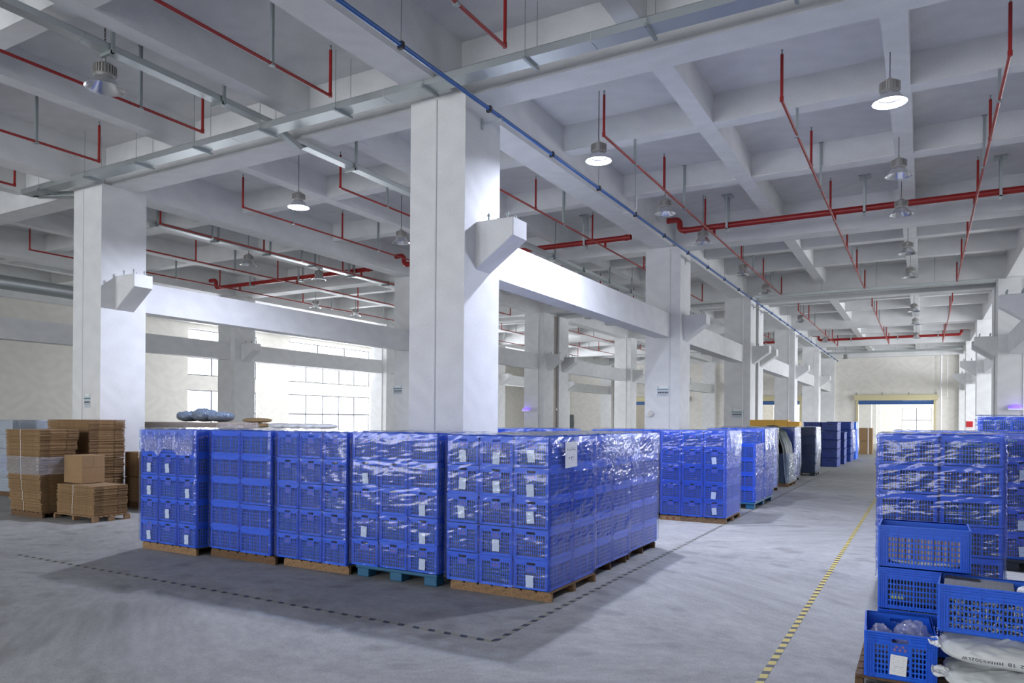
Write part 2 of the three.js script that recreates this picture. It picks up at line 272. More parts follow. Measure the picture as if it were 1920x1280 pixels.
// ---------------------------------------------------------------- high bay lamps
const bowlG = new THREE.LatheGeometry([[.085, .14], [.10, .125], [.135, .07], [.175, .02], [.2, .0], [.206, .0]].map((p) => new THREE.Vector2(...p)), 40);
const headG = (() => { const l = [new THREE.CylinderGeometry(.10, .105, .11, 28).translate(0, .20, 0), new THREE.CylinderGeometry(.06, .10, .03, 28).translate(0, .27, 0), cyl(.018, [0, .28, 0], [0, .33, 0])]; for (let i = 0; i < 24; i++) l.push(box(.02, .1, .008).translate(.112, .20, 0).rotateY(i / 24 * Math.PI * 2)); return merge(l); })();
const lensG = new THREE.CylinderGeometry(.128, .128, .006, 40).translate(0, .068, 0), chipG = new THREE.CylinderGeometry(.09, .09, .01, 32).translate(0, .125, 0), collarG = new THREE.CylinderGeometry(.088, .088, .03, 28).translate(0, .145, 0);
const chainG = (len) => { const l = []; for (let y = .33, i = 0; y < .33 + len; y += .032, i++) l.push(new THREE.TorusGeometry(.014, .0035, 5, 10).scale(.7, 1.45, 1).rotateY(i % 2 ? Math.PI / 2 : 0).translate(0, y + .016, 0)); return merge(l); };
const cordG = (len) => cyl(.006, [0, .33, 0], [0, .33 + len, 0], 6);
function lamp(x, z, on, label, y = 6.30, top = Math.abs(x + .37) < .15 ? RIB : SLAB, scale = 1.11, group) {
  const t = thing('high_bay_lamp', label, 'lamp', [x, y, z], 0, group); t.scale.setScalar(scale);
  mesh('housing', headG, M.lampBody, t); mesh('collar', collarG, M.lampBody, t); mesh('reflector', bowlG, M.lampBowl, t);
  mesh('lens', on ? lensG : chipG, on ? M.lampOn : M.lampOff, t); const len = (top - y) / scale - .33; mesh(scale > 1.15 ? 'chain' : 'cord', scale > 1.15 ? chainG(len) : cordG(len), M.dark, t);
  if (on) { const s = new THREE.RectAreaLight(LAMP_COLOR, LAMP_POWER / .04, .2, .2); s.position.set(x, y + .064, z); s.lookAt(x, 0, z); scene.add(s); }
}
lamp(-.445, -11.44, true, 'lit high bay lamp above the aisle, brightest of the three');
lamp(-4.91, -11.64, true, 'lit high bay lamp right of the main column');
lamp(-11.59, -11.21, true, 'lit high bay lamp between the two nearest columns');
lamp(-9.97, -6.02, false, 'large unlit bowl lamp on a chain at upper left', 6.40, 7.48, 1.24);
const offLamps = [[-0.426, -14.907, 'first unlit lamp behind the lit one over the aisle'], [-0.45, -17.693, 'second unlit lamp behind the lit one over the aisle'], [-4.895, -15.296, 'unlit lamp hanging by the elbow of the red fire pipe'], [-4.851, -18.226, 'unlit lamp just below the thick red fire pipe'],
  [-0.4, -21.867, 'unlit aisle lamp first past the thick red pipe'], [-0.389, -25.452, 'unlit aisle lamp second past the thick red pipe'], [-4.817, -22.722, 'unlit lamp beside the blue pipe past the second column'], [-4.817, -26.329, 'unlit lamp beside the blue pipe near the twin columns'],
  [-0.372, -33.3, 'unlit aisle lamp first past the joint'], [-4.829, -34.632, 'unlit lamp beside the blue pipe past the joint'], [-0.37, -37.873, 'unlit aisle lamp second past the joint'], [-0.377, -43.845, 'unlit aisle lamp near the far red pipe'], [-4.806, -43.845, 'unlit lamp beside the far end of the blue pipe'], [-4.806, -55.833, 'unlit lamp nearest the end wall'],
  [-11.588, -14.696, 'unlit lamp peeking out left of the main column'], [-17.261, -14.752, 'unlit lamp first behind the left column'], [-17.05, -17.394, 'unlit lamp second behind the left column'], [-21.501, -21.756, 'unlit lamp toward the left windows'], [-21.545, -24.198, 'unlit lamp nearest the left windows']];
for (const [x, z, label] of offLamps) lamp(x, z, false, label, 6.30, undefined, 1.11, 'unlit high bay lamps');

// ---------------------------------------------------------------- sprinkler pipes
function branch(x, z0, z1, heads, hang, label) {
  const t = thing('sprinkler_pipe', label, 'pipe', [x, 0, 0], 0, 'red sprinkler branch pipes'), y = 6.57;
  mesh('pipe', cyl(.023, [0, y, z0], [0, y, z1], 8), M.red, t);
  for (const z of heads) {
    const r = mesh('riser', [cyl(.023, [0, y, z], [0, 7.24, z], 8), cyl(.029, [0, y - .02, z], [0, y + .05, z], 8)], M.red, t);
    mesh('sprinkler_head', [cyl(.012, [0, 7.24, z], [0, 7.3, z], 6), cyl(.02, [0, 7.3, z], [0, 7.308, z], 8), cyl(.018, [0, 7.23, z], [0, 7.25, z], 6)], M.galvDark, r);
  }
  for (const z of hang) mesh('hanger', [boxAt(-.02, .02, y - .03, SLAB, z - .02, z + .02), boxAt(-.035, .035, y - .035, y - .01, z - .03, z + .03), boxAt(-.04, .04, SLAB - .01, SLAB, z - .03, z + .03)], M.galvDark, t);
}
const BX = [3.774, 0.932, -1.854, -4.662, -7.626, -10.467, -13.376, -16.317, -19.259, -22.2];
const bw = ['far right, beyond the right columns', 'right of the aisle lamps', 'left of the aisle lamps', 'beside the blue pipe', 'just left of the main column', 'second left of the main column', 'third left of the main column', 'just left of the left column', 'second left of the left column', 'nearest the left windows'];
BX.forEach((x, i) => {
  branch(x, -11.267, -28.638, [-11.267, -14.486, -17.704, -21.756, -25.086, -28.616], [-12.765, -15.929, -19.148, -23.421, -26.862].filter((z) => z !== -19.148), `red sprinkler branch in the middle bays, ${bw[i]}`);
  branch(x, 4.44, -7.981, [-7.981, -4.773], [-6.882, -3.996], `red sprinkler branch in the near bay, ${bw[i]}`);
  if (i < 5 || i > 6) branch(x, -32.856, -49.062, [-32.856, -36.075, -42.735, -45.954, -49.04], [-34.41, -38.184, -44.289], `red sprinkler branch in the far bays, ${bw[i]}`);
});
function fireMain(z, x0, x1, hook0, hook1, hang, label) {
  const t = thing('fire_main_pipe', label, 'pipe', [0, 0, z]), y = 6.77, pts = [];
  if (hook0) pts.push([x0 - .34, y + .3, 0], [x0, y + .3, 0]); pts.push([x0, y, 0], [x1, y, 0]); if (hook1) pts.push([x1, y + .3, 0], [x1 + .34, y + .3, 0]);
  mesh('pipe', tube(pts, .073, 14, .15), M.red, t);
  for (const x of [x0 + .14, x1 - .14]) mesh('coupling', cyl(.086, [x - .03, y, 0], [x + .03, y, 0], 14), M.red, t);
  for (const x of BX) if (x > x0 && x < x1) mesh('tee', cyl(.035, [x, y, 0], [x, 6.57, 0], 8), M.red, t);
  for (const x of hang) mesh('hanger', [boxAt(x - .025, x + .025, y - .13, SLAB, .08, .13), boxAt(x - .025, x + .025, y - .13, SLAB, -.13, -.08), boxAt(x - .03, x + .03, y - .14, y - .1, -.13, .13), boxAt(x - .12, x + .12, SLAB - .03, SLAB, -.16, .16)], M.galv, t);
}
fireMain(-18.593, -5.55, 1.976, true, true, [-4.329, -1.221, 1.388], 'thick red fire main crossing above the aisle at the second column');
fireMain(-18.593, -14.541, -6.882, true, false, [-8.214, -12.099], 'thick red fire main hidden partly by the main column');
fireMain(-18.593, -23.532, -15.873, true, false, [-16.761, -19.092, -21.534], 'thick red fire main left of the left column');
fireMain(-47.286, -5.55, 1.776, true, true, [-3.774, -1.332, 0.666], 'thick red fire main far down the aisle');
fireMain(-47.286, -14.541, -6.882, true, false, [-8.88, -12.21], 'far thick red fire main left of the aisle columns');

// ---------------------------------------------------------------- cable trays, blue pipe, conduits
function uTray(len, w, h) { const k = .004; return [boxAt(0, len, 0, k, -w / 2, w / 2), boxAt(0, len, k, h, -w / 2, -w / 2 + k), boxAt(0, len, k, h, w / 2 - k, w / 2), boxAt(0, len, h - k, h, -w / 2, -w / 2 + .02), boxAt(0, len, h - k, h, w / 2 - .02, w / 2)]; }
{
  const t = thing('cable_tray', 'galvanised cable tray crossing in front of the main column', 'cable tray', [-17, 6.61, -8.57]);
  for (let i = 0; i < 6; i++) mesh('tray_section', uTray(3.32, .265, .11).map((g) => g.translate(i * 3.33, 0, 0)), M.galv, t);
  for (let x = .78; x < 20; x += 1.66) {
    mesh('support_rail', boxAt(x - .02, x + .02, -.04, 0, -.2, .2), M.galvDark, t);
    for (const s of [-.17, .17]) mesh('hanger_rod', cyl(.005, [x, -.05, s], [x, SLAB - 6.61, s], 6), M.galvDark, t);
  }
  const b = mesh('side_branch', uTray(1.6, .2, .1), M.galv, t); b.rotation.y = .5; b.position.set(.08, 0, -.13);
}
function zTray(x, y, z0, z1, w, step, label, off = 0) {
  const t = thing('cable_tray', label, 'cable tray', [x, y, z0], Math.PI / 2), L = z0 - z1;
  const n = Math.max(1, Math.round(L / 3));
  for (let i = 0; i < n; i++) mesh('tray_section', uTray(L / n - .006, w, .09).map((g) => g.translate(i * L / n, 0, 0)), M.galv, t);
  for (let s = off || step / 2; s < L; s += step) {
    mesh('support_rail', boxAt(s - .02, s + .02, -.04, 0, -w / 2 - .06, w / 2 + .06), M.galvDark, t);
    mesh('hanger_post', boxAt(s - .02, s + .02, -.04, SLAB - y, w / 2 + .01, w / 2 + .05), M.galvDark, t);
  }
}
zTray(-9.71, 6.79, 4, -8.71, .178, 1.8, 'galvanised cable tray running away from upper left corner');
zTray(-9.36, 6.5, -9.16, -28.3, .178, 2.1, 'galvanised cable tray dropping under the beam behind the crossing tray', 1.2);
{ const g = mesh('cable_tray', uTray(.47, .178, .08), M.galv); g.position.set(-9.66, 6.73, -8.84); g.rotation.set(0, Math.PI / 2 - .55, -.62, 'YXZ'); tag(g, 'sloping cable tray piece joining the two tray heights', 'cable tray'); }
zTray(-16.6, 6.57, -10.4, -28.3, .22, 1.78, 'galvanised cable tray behind the left column');
{
  const t = thing('cable_tray', 'long cable tray crossing the far bay before the end wall', 'cable tray', [-5.77, 6.46, -53.5]);
  mesh('tray_section', uTray(7.8, .33, .11), M.galv, t); for (let x = .55; x < 7.8; x += 1.78) mesh('hanger_rod', cyl(.008, [x, 0, 0], [x, SLAB - 6.46, 0], 6), M.galvDark, t);
}
{
  const t = thing('cable_tray', 'pale cable tray crossing the aisle at the joint', 'cable tray', [-5.6, 6.5, -28.6]);
  mesh('tray_section', uTray(7.6, .26, .1), M.galv, t); for (let x = .55; x < 7.6; x += 1.78) mesh('hanger_rod', cyl(.008, [x, 0, 0], [x, SLAB - 6.5, 0], 6), M.galvDark, t);
}
{ const t = mesh('air_duct', [cyl(.21, [-23.48, 5.74, 2], [-23.48, 5.74, -18.9], 20)], M.galv); tag(t, 'silver round duct along the left window row', 'duct'); }
{
  const t = thing('blue_air_pipe', 'long blue air pipe running the length of the aisle', 'pipe'), x = -5.57, y = 6.38;
  mesh('pipe', cyl(.03, [x, y, 4], [x, y, -58.8], 12), M.bluePipe, t);
  for (let z = -2.9; z > -58.8; z -= 2.065) mesh('clamp', [box(.075, .085, .05, x, y - .005, z)], M.black, t);
  for (const z of ZF.slice(1)) mesh('wall_bracket', [boxAt(-5.88, x + .04, y - .07, y - .045, z - .47, z - .43), boxAt(-5.88, -5.865, y - .14, y + .02, z - .48, z - .42)], M.galv, t);
  for (const z of [-7.03, -13.225, -15.29, -23.55, -25.615, -35.94, -44.2]) mesh('hanger_wire', cyl(.003, [x, y, z], [x, SLAB - .01, z], 5), M.dark, t);
}
{
  const t = thing('conduit_run', 'white conduit along the second ceiling rib above the aisle', 'conduit');
  mesh('pipe', tube([[-6.1, 6.65, -15.94], [-5.77, 6.65, -15.94], [-5.77, 7.04, -15.94], [2.3, 7.04, -15.94]], .015, 8, .08), M.conduit, t);
  for (let x = -5.1; x < 2.2; x += 1.22) mesh('clip', box(.03, .035, .02, x, 7.04, -15.95), M.conduit, t);
}
{ const t = mesh('drain_pipe', [cyl(.067, [1.05, 0, -59.85], [1.05, 6.67, -59.85], 12), cyl(.028, [1.44, 3.68, -60.07], [1.44, 6.67, -60.07], 8), cyl(.028, [.69, 3.82, -60.07], [1.44, 3.68, -60.07], 8)], M.conduit); tag(t, 'white downpipe on the end wall right of the roller door', 'pipe'); }

// ---------------------------------------------------------------- small things on columns
function plate(name, label, cat, w, h, pos, m, d = .006) { const t = mesh(name, new THREE.BoxGeometry(w, h, d), m); t.position.set(...pos); return tag(t, label, cat); }
plate('column_sign', 'small printed notice on the left column', 'sign', .22, .29, [-15.335, 2.16, -8.936], M.sign);
plate('column_sign', 'small printed notice on the second column of the aisle row', 'sign', .38, .29, [-6.33, 2.66, -19.786], M.sign);
plate('column_sign', 'small printed notice on column seen left of the main column', 'sign', .38, .29, [-15.7, 2.82, -19.786], M.sign);
plate('column_sign', 'small printed notice on the third column of the aisle row', 'sign', .47, .33, [-6.35, 2.15, -29.176], M.sign);
plate('wall_sign', 'small printed notice on the cream wall at far left', 'sign', .55, .44, [-32.85, 2.71, -14.9], M.sign).rotation.y = Math.PI / 2;
plate('red_box', 'small red box on the far right column', 'fire box', .33, .33, [2.33, 1.80, -50.24], std({ color: lin(.45, .01, .015), roughness: .5 }), .18);
plate('electric_panel', 'dark grey electric panel on the far cream wall', 'panel', 1.05, 1.66, [-28.2, 1.52, -60.2], std({ color: lin(.03, .06, .06), roughness: .4 }), .12);
function speaker(pos, label) { const t = thing('wall_speaker', label, 'speaker', pos); mesh('body', new THREE.CylinderGeometry(.07, .1, .12, 20).rotateX(Math.PI / 2).translate(0, 0, .06), M.white, t); mesh('grille', new THREE.CylinderGeometry(.072, .072, .01, 20).rotateX(Math.PI / 2).translate(0, 0, .125), M.lampBody, t); }
speaker([-6.68, 2.04, -19.79], 'small round speaker on the second column of the aisle row');
speaker([-15.04, 2.35, -30.75], 'small round speaker on the twin columns behind the main column');
{ const t = thing('wall_speaker', 'small round speaker on the cream wall at far left', 'speaker', [-32.86, 2.68, -13.4], Math.PI / 2); mesh('body', new THREE.SphereGeometry(.14, 20, 12).scale(1, 1, .7), M.white, t); mesh('grille', new THREE.CylinderGeometry(.06, .06, .02, 16).rotateX(Math.PI / 2).translate(0, 0, .1), M.lampBody, t); }
function dome(pos, label) {
  const t = thing('emergency_light', label, 'lamp', pos); mesh('lens', new THREE.SphereGeometry(.2, 28, 12, 0, Math.PI * 2, 0, Math.PI / 2).scale(1, .62, .45).translate(0, 0, .06), M.violet, t); mesh('base', new RoundedBoxGeometry(.42, .07, .14, 2, .02).translate(0, -.035, .06), M.white, t);
  const l = new THREE.PointLight(0x8870ff, .12); l.position.set(pos[0], pos[1] + .05, pos[2] + .3); l.shadow.radius = 6; l.castShadow = true; scene.add(l);
}
dome([-15.73, 2.28, -29.18], 'glowing violet dome light on the twin column behind the main column');
dome([2.63, 2.35, -29.18], 'glowing violet dome light on the right column');

// ---------------------------------------------------------------- pallets
function woodPallet(x0, x1, z0, z1, label, m = M.wood, H = .1, alongZ = false) {   // z0 front, z1 back
  const t = thing('wooden_pallet', label, 'pallet', [(x0 + x1) / 2, 0, (z0 + z1) / 2], 0, 'wooden pallets'), w = x1 - x0, d = z0 - z1, sh = H - .02;
  if (!alongZ) { for (const z of [d / 2 - .02, 0, -d / 2 + .02]) mesh('stringer', box(w, sh, .04, 0, sh / 2, z), m, t); for (let i = 0; i < 7; i++) mesh('deck_board', box(w / 7 - .03, .019, d, -w / 2 + w / 7 * (i + .5), H - .01, 0), m, t); }
  else { for (const x of [w / 2 - .025, 0, -w / 2 + .025]) for (const z of [d / 2 - .05, 0, -d / 2 + .05]) mesh('block', box(.05, sh, .1, x, sh / 2, z), m, t); for (let i = 0; i < 7; i++) mesh('deck_board', box(w, .019, d / 7 - .03, 0, H - .01, -d / 2 + d / 7 * (i + .5)), m, t); }
  return t;
}
function plasticPallet(x0, x1, z0, z1, label, m = M.plasticPallet, H = .14) {
  const t = thing('plastic_pallet', label, 'pallet', [(x0 + x1) / 2, 0, (z0 + z1) / 2], 0, 'plastic pallets'), w = x1 - x0, d = z0 - z1;
  mesh('deck', new RoundedBoxGeometry(w, .045, d, 2, .012).translate(0, H - .023, 0), m, t);
  for (const x of [-1, 0, 1]) for (const z of [-1, 0, 1]) mesh('foot', new RoundedBoxGeometry(.17, H - .04, .15, 2, .012).translate(x * (w / 2 - .1), (H - .04) / 2, z * (d / 2 - .09)), m, t);
  return t;
}
// ---------------------------------------------------------------- crates (length along x, narrow ends at +-x)
const CL = .58, CW = .415, CH = .311;
function latticeEnd(w, h, long) {                // one perforated wall in the xy plane, bottom at y = 0, outside toward +z
  const l = [], T = .005, top = h - .062, bot = .03, post = .038;
  const bx = (x0, x1, y0, y1, z0 = -T, z1 = 0) => l.push(boxAt(x0, x1, y0, y1, z0, z1));
  bx(-w / 2, -w / 2 + post, 0, h); bx(w / 2 - post, w / 2, 0, h); bx(-w / 2 + post, w / 2 - post, 0, bot);
  const grid = (x0, x1, y0, y1, nx, ny) => {
    const cx = (x1 - x0) / nx, cy = (y1 - y0) / ny;
    for (let i = 1; i < nx; i++) bx(x0 + cx * i - .0036, x0 + cx * i + .0036, y0, y1);
    for (let j = 1; j < ny; j++) bx(x0, x1, y0 + cy * j - .0038, y0 + cy * j + .0038, -T + .0006, -.0006);
  };
  const xi = w / 2 - post;
  if (long) { bx(-xi, xi, top, h); for (const f of [-.17, .17]) bx(f * w - .004, f * w + .004, bot, top, -T, .001); grid(-xi, xi, bot, top, 18, 5); }
  else {
    const p = .058, hs = h - .052, ht = h - .03;                 // solid panel below the hand hole
    bx(-xi, -.05, top, h); bx(.05, xi, top, h); bx(-.05, .05, ht, h); bx(-.05, .05, top, hs - .004);
    bx(-p, p, top - .066, top); bx(-p - .006, -p, bot, top, -T, .002); bx(p, p + .006, bot, top, -T, .002);
    grid(-xi, -p - .006, bot, top, 4, 6); grid(p + .006, xi, bot, top, 4, 6); grid(-p, p, bot, top - .066, 5, 4);
  }
  for (const y of [h - .012, h - .034, top + .004]) { if (long) bx(-w / 2, w / 2, y - .002, y + .002, 0, .005); else { bx(-w / 2, -.055, y - .002, y + .002, 0, .005); bx(.055, w / 2, y - .002, y + .002, 0, .005); } }
  for (const s of [-1, 1]) for (const k of [.006, .02, .034]) bx(s * (w / 2 - k) - .002, s * (w / 2 - k) + .002, .01, h - .04, 0, .005);
  return l;
}
const crateG = (() => {
  const l = [], iw = CL - .016, id = CW - .016;
  for (const s of [0, Math.PI]) { l.push(...latticeEnd(iw, CH, true).map((g) => g.translate(0, 0, id / 2).rotateY(s))); l.push(...latticeEnd(id, CH, false).map((g) => g.translate(0, 0, iw / 2).rotateY(s + Math.PI / 2))); }
  l.push(boxAt(-iw / 2, iw / 2, 0, .006, -id / 2, id / 2));
  const r = .012; l.push(boxAt(-CL / 2, CL / 2, CH - .01, CH, id / 2 - .004, id / 2 + r / 1.6), boxAt(-CL / 2, CL / 2, CH - .01, CH, -id / 2 - r / 1.6, -id / 2 + .004), boxAt(iw / 2 - .004, iw / 2 + r / 1.6, CH - .01, CH, -id / 2, id / 2), boxAt(-iw / 2 - r / 1.6, -iw / 2 + .004, CH - .01, CH, -id / 2, id / 2));
  return merge(l);
})();
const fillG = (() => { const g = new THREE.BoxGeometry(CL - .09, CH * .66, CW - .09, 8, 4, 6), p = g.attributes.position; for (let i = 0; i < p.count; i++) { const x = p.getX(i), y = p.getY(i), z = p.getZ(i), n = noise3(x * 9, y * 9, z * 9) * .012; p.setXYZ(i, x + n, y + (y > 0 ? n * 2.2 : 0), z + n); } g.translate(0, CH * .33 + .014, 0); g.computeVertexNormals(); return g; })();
const slipG = new THREE.PlaneGeometry(.086, .125, 3, 3); { const p = slipG.attributes.position; for (let i = 0; i < p.count; i++) p.setZ(i, .004 * Math.sin(i * 2.1) + .004); slipG.computeVertexNormals(); }
const markG = new THREE.PlaneGeometry(.1, .05);
function crate(label, pos, turn, o = {}) {        // o: sx, sy, sz scale; slip: true; group; mat
  const t = thing('plastic_crate', label, 'crate', pos, turn, o.group || 'blue perforated crates'); t.scale.set(o.sx || 1, o.sy || 1, o.sz || 1);
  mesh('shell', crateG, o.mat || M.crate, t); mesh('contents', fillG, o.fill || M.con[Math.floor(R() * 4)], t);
  if (!o.mat) { const k = mesh('printed_mark', markG, M.mark, t); k.rotation.y = Math.PI / 2; k.position.set(CL / 2 - .0065, CH - .094, 0); }
  if (o.slip) { const s = mesh('paper_label', slipG, M.paper, t); s.rotation.set(0, Math.PI / 2, 0); s.rotateZ(rr(-.1, .1)); s.position.set(CL / 2 + .001, rr(.08, .125), rr(-.012, .012)); }
  return t;
}
const hidden = [];
function stack(s) {   // {x0,x1,z0,z1,base,layers,end,phrase,slips,side,mat}
  const nx = s.end ? 3 : 2, nz = s.end ? 2 : 3, cw = (s.x1 - s.x0) / nx, cd = (s.z0 - s.z1) / nz, H = s.h || CH, L = s.layers;
  const turn = s.end ? -Math.PI / 2 : 0, col = nx === 3 ? ['left', 'middle', 'right'] : ['left', 'right'], row = nz === 2 ? ['front', 'back'] : ['front', 'centre', 'back'];
  for (let j = 0; j < L; j++) for (let ix = 0; ix < nx; ix++) for (let iz = 0; iz < nz; iz++) {
    const pos = [s.x0 + cw * (ix + .5) + rr(-.003, .003), s.base + j * H + .001, s.z0 - cd * (iz + .5) + rr(-.003, .003)];
    const sx = (s.end ? cd : cw) / CL * .988, sz = (s.end ? cw : cd) / CW * .988, sy = H / CH * .994;
    const showTop = s.topSeen !== false && j === L - 1, show = (iz === 0 && s.frontSeen !== false) || (ix === nx - 1 && s.side) || (ix === 0 && s.sideL) || showTop;
    if (!show) { hidden.push({ pos, turn, sx, sy, sz }); continue; }
    const slip = s.slips && iz === 0 && s.slips[ix] && s.slips[ix].includes(L - j);
    crate(`${s.colour || 'blue'} crate, ${j === L - 1 ? 'top' : I0(j)} layer, ${row[iz]} ${col[ix]}, ${s.phrase}`, pos, turn, { sx, sy, sz, slip, mat: s.mat, fill: s.fill, group: 'crates of the ' + s.phrase });
  }
}
// ---------------------------------------------------------------- stretch film
function filmShell(x0, x1, z0, z1, y0, y1, seed, tilt = .35, amp = 1) {
  const r = .03, w = x1 - x0, d = z0 - z1, per = 2 * (w + d), N = Math.round(per * 34), K = Math.round((y1 - y0) * 62), pos = [], idx = [], cx = (x0 + x1) / 2, cz = (z0 + z1) / 2;
  const on = (t) => {      // point and normal on the rounded rectangle
    t = ((t % per) + per) % per; let side = 0; const len = [w, d, w, d]; while (t > len[side]) { t -= len[side]; side = (side + 1) % 4; }
    const q = (t / len[side] - .5) * len[side], e = (len[side] / 2 - Math.abs(q)), k = e < r ? (r - e) : 0, back = r - Math.sqrt(Math.max(0, r * r - k * k)) * 1, off = -back * .42;
    const nn = [[0, 1], [1, 0], [0, -1], [-1, 0]][side], tt = [[1, 0], [0, -1], [-1, 0], [0, 1]][side], half = side % 2 ? w / 2 : d / 2;
    const bl = k / r * .7 * Math.sign(q); const nx = nn[0] + tt[0] * bl, nz = nn[1] + tt[1] * bl, nl = Math.hypot(nx, nz);
    return [cx + nn[0] * (half + off) + tt[0] * q * (1 - .004), cz + nn[1] * (half + off) + tt[1] * q, nx / nl, nz / nl];
  };
  for (let j = 0; j <= K; j++) for (let i = 0; i <= N; i++) {
    const t = i / N * per, v = j / K, y = y0 + (y1 - y0) * v, [px, pz, nx, nz] = on(t);
    const band = (y * 3.1 + t * tilt * .35 + seed) , s = 1 - Math.abs(noise2(t * 1.3 + seed * 7, y * 24 + t * tilt * 4)), s2 = 1 - Math.abs(noise2(t * 2.7 - seed * 3, y * 60 - t * tilt * 6));
    const o = .006 + amp * (.007 * s ** 6 + .003 * s2 ** 4 + .003 * noise2(t * 3, y * 5 + seed)) + .002 * Math.sin(band * 6.28);
    pos.push(px + nx * o, y, pz + nz * o);
  }
  for (let j = 0; j < K; j++) for (let i = 0; i < N; i++) { const a = j * (N + 1) + i; idx.push(a, a + 1, a + N + 2, a, a + N + 2, a + N + 1); }
  const g = new THREE.BufferGeometry(); g.setAttribute('position', new THREE.Float32BufferAttribute(pos, 3)); g.setIndex(idx); g.computeVertexNormals(); return g;
}
function filmTop(x0, x1, z0, z1, y, seed) {
  const g = new THREE.PlaneGeometry(x1 - x0 + .01, z0 - z1 + .01, 26, 26).rotateX(-Math.PI / 2), p = g.attributes.position;
  for (let i = 0; i < p.count; i++) p.setY(i, .008 + .007 * noise2(p.getX(i) * 5 + seed, p.getZ(i) * 5) + .004 * noise2(p.getX(i) * 17, p.getZ(i) * 17 + seed));
  g.translate((x0 + x1) / 2, y, (z0 + z1) / 2); g.computeVertexNormals(); return g;
}
function hangFold(ax, az, bx, bz, yTop, drop, seed, out = .02) {   // gathered film hanging from the top edge, from (ax,az) to (bx,bz); outside lies to the right of a->b seen from above ... given by sign of out
  const L = Math.hypot(bx - ax, bz - az), N = Math.round(L * 90), K = 26, pos = [], idx = [], nx = -(bz - az) / L * Math.sign(out), nz = (bx - ax) / L * Math.sign(out);
  for (let j = 0; j <= K; j++) for (let i = 0; i <= N; i++) {
    const u = i / N, s = u * L, k = j / K, dr = drop * (.72 + .28 * noise2(s * 3.1 + seed, seed)) * k, pl = .012 * (1 - Math.abs(noise2(s * 9 + seed, k * 1.2))) ** 2 + .010 * (1 - Math.abs(noise2(s * 22, k * 2 + seed))) ** 3;
    const o = Math.abs(out) * (.4 + .6 * k) + pl * (.4 + k), sh = .02 * k * noise2(s * 4, seed + 3);
    pos.push(ax + (bx - ax) * u + nx * o + (bx - ax) / L * sh, yTop - dr, az + (bz - az) * u + nz * o + (bz - az) / L * sh);
  }
  for (let j = 0; j < K; j++) for (let i = 0; i < N; i++) { const a = j * (N + 1) + i; idx.push(a, a + 1, a + N + 2, a, a + N + 2, a + N + 1); }
  const g = new THREE.BufferGeometry(); g.setAttribute('position', new THREE.Float32BufferAttribute(pos, 3)); g.setIndex(idx); g.computeVertexNormals(); return g;
}
let fs = 1;
function wrap(s, y0, y1, label, folds = [], o = {}) {
  const t = thing('stretch_wrap', label, 'plastic wrap', [0, 0, 0], 0, 'clear film around the stacks'); fs += 1.37;
  mesh('side_film', filmShell(s.x0 - .012, s.x1 + .012, s.z0 + .012, s.z1 - .012, y0, y1 + .006, fs, o.tilt ?? .35, o.amp ?? .72), o.mat || M.film, t);
  mesh('top_film', filmTop(s.x0 - .01, s.x1 + .01, s.z0 + .01, s.z1 - .01, y1 + .012, fs), o.mat || M.film, t);
  for (const f of folds) mesh('hanging_fold', hangFold(...f.slice(0, 4), y1 + .01, f[4], fs + f[5], f[6]), M.filmFold, t);
}
const S = {
  s1: { x0: -9.53, x1: -8.33, z0: -6.30, z1: -7.46, base: .1, layers: 5, end: true, phrase: 'leftmost wrapped stack of the front row', slips: [[2, 3, 5], [2, 4], [3, 5]], side: true },
  s2: { x0: -8.24, x1: -7.10, z0: -6.44, z1: -7.66, base: .1, layers: 5, end: false, phrase: 'second stack from left in front row' },
  s3: { x0: -7.03, x1: -5.87, z0: -6.46, z1: -7.62, base: .1, layers: 5, end: true, phrase: 'third stack from left in front row' },
  s4: { x0: -5.80, x1: -4.57, z0: -6.46, z1: -7.62, base: .14, layers: 5, h: .305, end: true, phrase: 'stack on the teal plastic pallet', slips: [[2, 4], [], [3, 4, 5]], side: true },
  s5: { x0: -4.51, x1: -3.26, z0: -6.53, z1: -7.71, base: .1, layers: 5, end: true, phrase: 'front corner stack bearing the handwritten sheet', slips: [[1, 2, 3], [1, 2, 4], [1, 2, 3, 5]], side: true },
  s6: { x0: -4.55, x1: -3.31, z0: -7.80, z1: -8.98, base: .1, layers: 5, end: true, phrase: 'stack directly behind the front corner stack', side: true, frontSeen: false },
  s7: { x0: -4.58, x1: -3.35, z0: -9.06, z1: -10.24, base: .1, layers: 5, end: true, phrase: 'third stack deep behind the front corner', side: true, frontSeen: false },
  g1: { x0: -5.62, x1: -4.4, z0: -13.1, z1: -14.3, base: .1, layers: 5, end: true, phrase: 'stack left of pallet marked A B', side: true, frontSeen: false },
  g2: { x0: -4.27, x1: -3.06, z0: -13.15, z1: -14.33, base: .1, layers: 5, end: true, phrase: 'stack on the pallet marked A B', slips: [[], [], [2, 4, 5]], side: true },
  r1: { x0: -.43, x1: .72, z0: -8.89, z1: -10.1, base: .13, layers: 5, h: .314, end: false, phrase: 'right stack behind the open crates', sideL: true },
  r2: { x0: .87, x1: 2.1, z0: -10.95, z1: -12.1, base: .15, layers: 5, h: .31, end: true, phrase: 'stack on the dark tray at right edge', slips: [[2, 4, 5], [3]], sideL: true },
};
for (const s of Object.values(S)) { s.top = s.base + s.layers * (s.h || CH); }
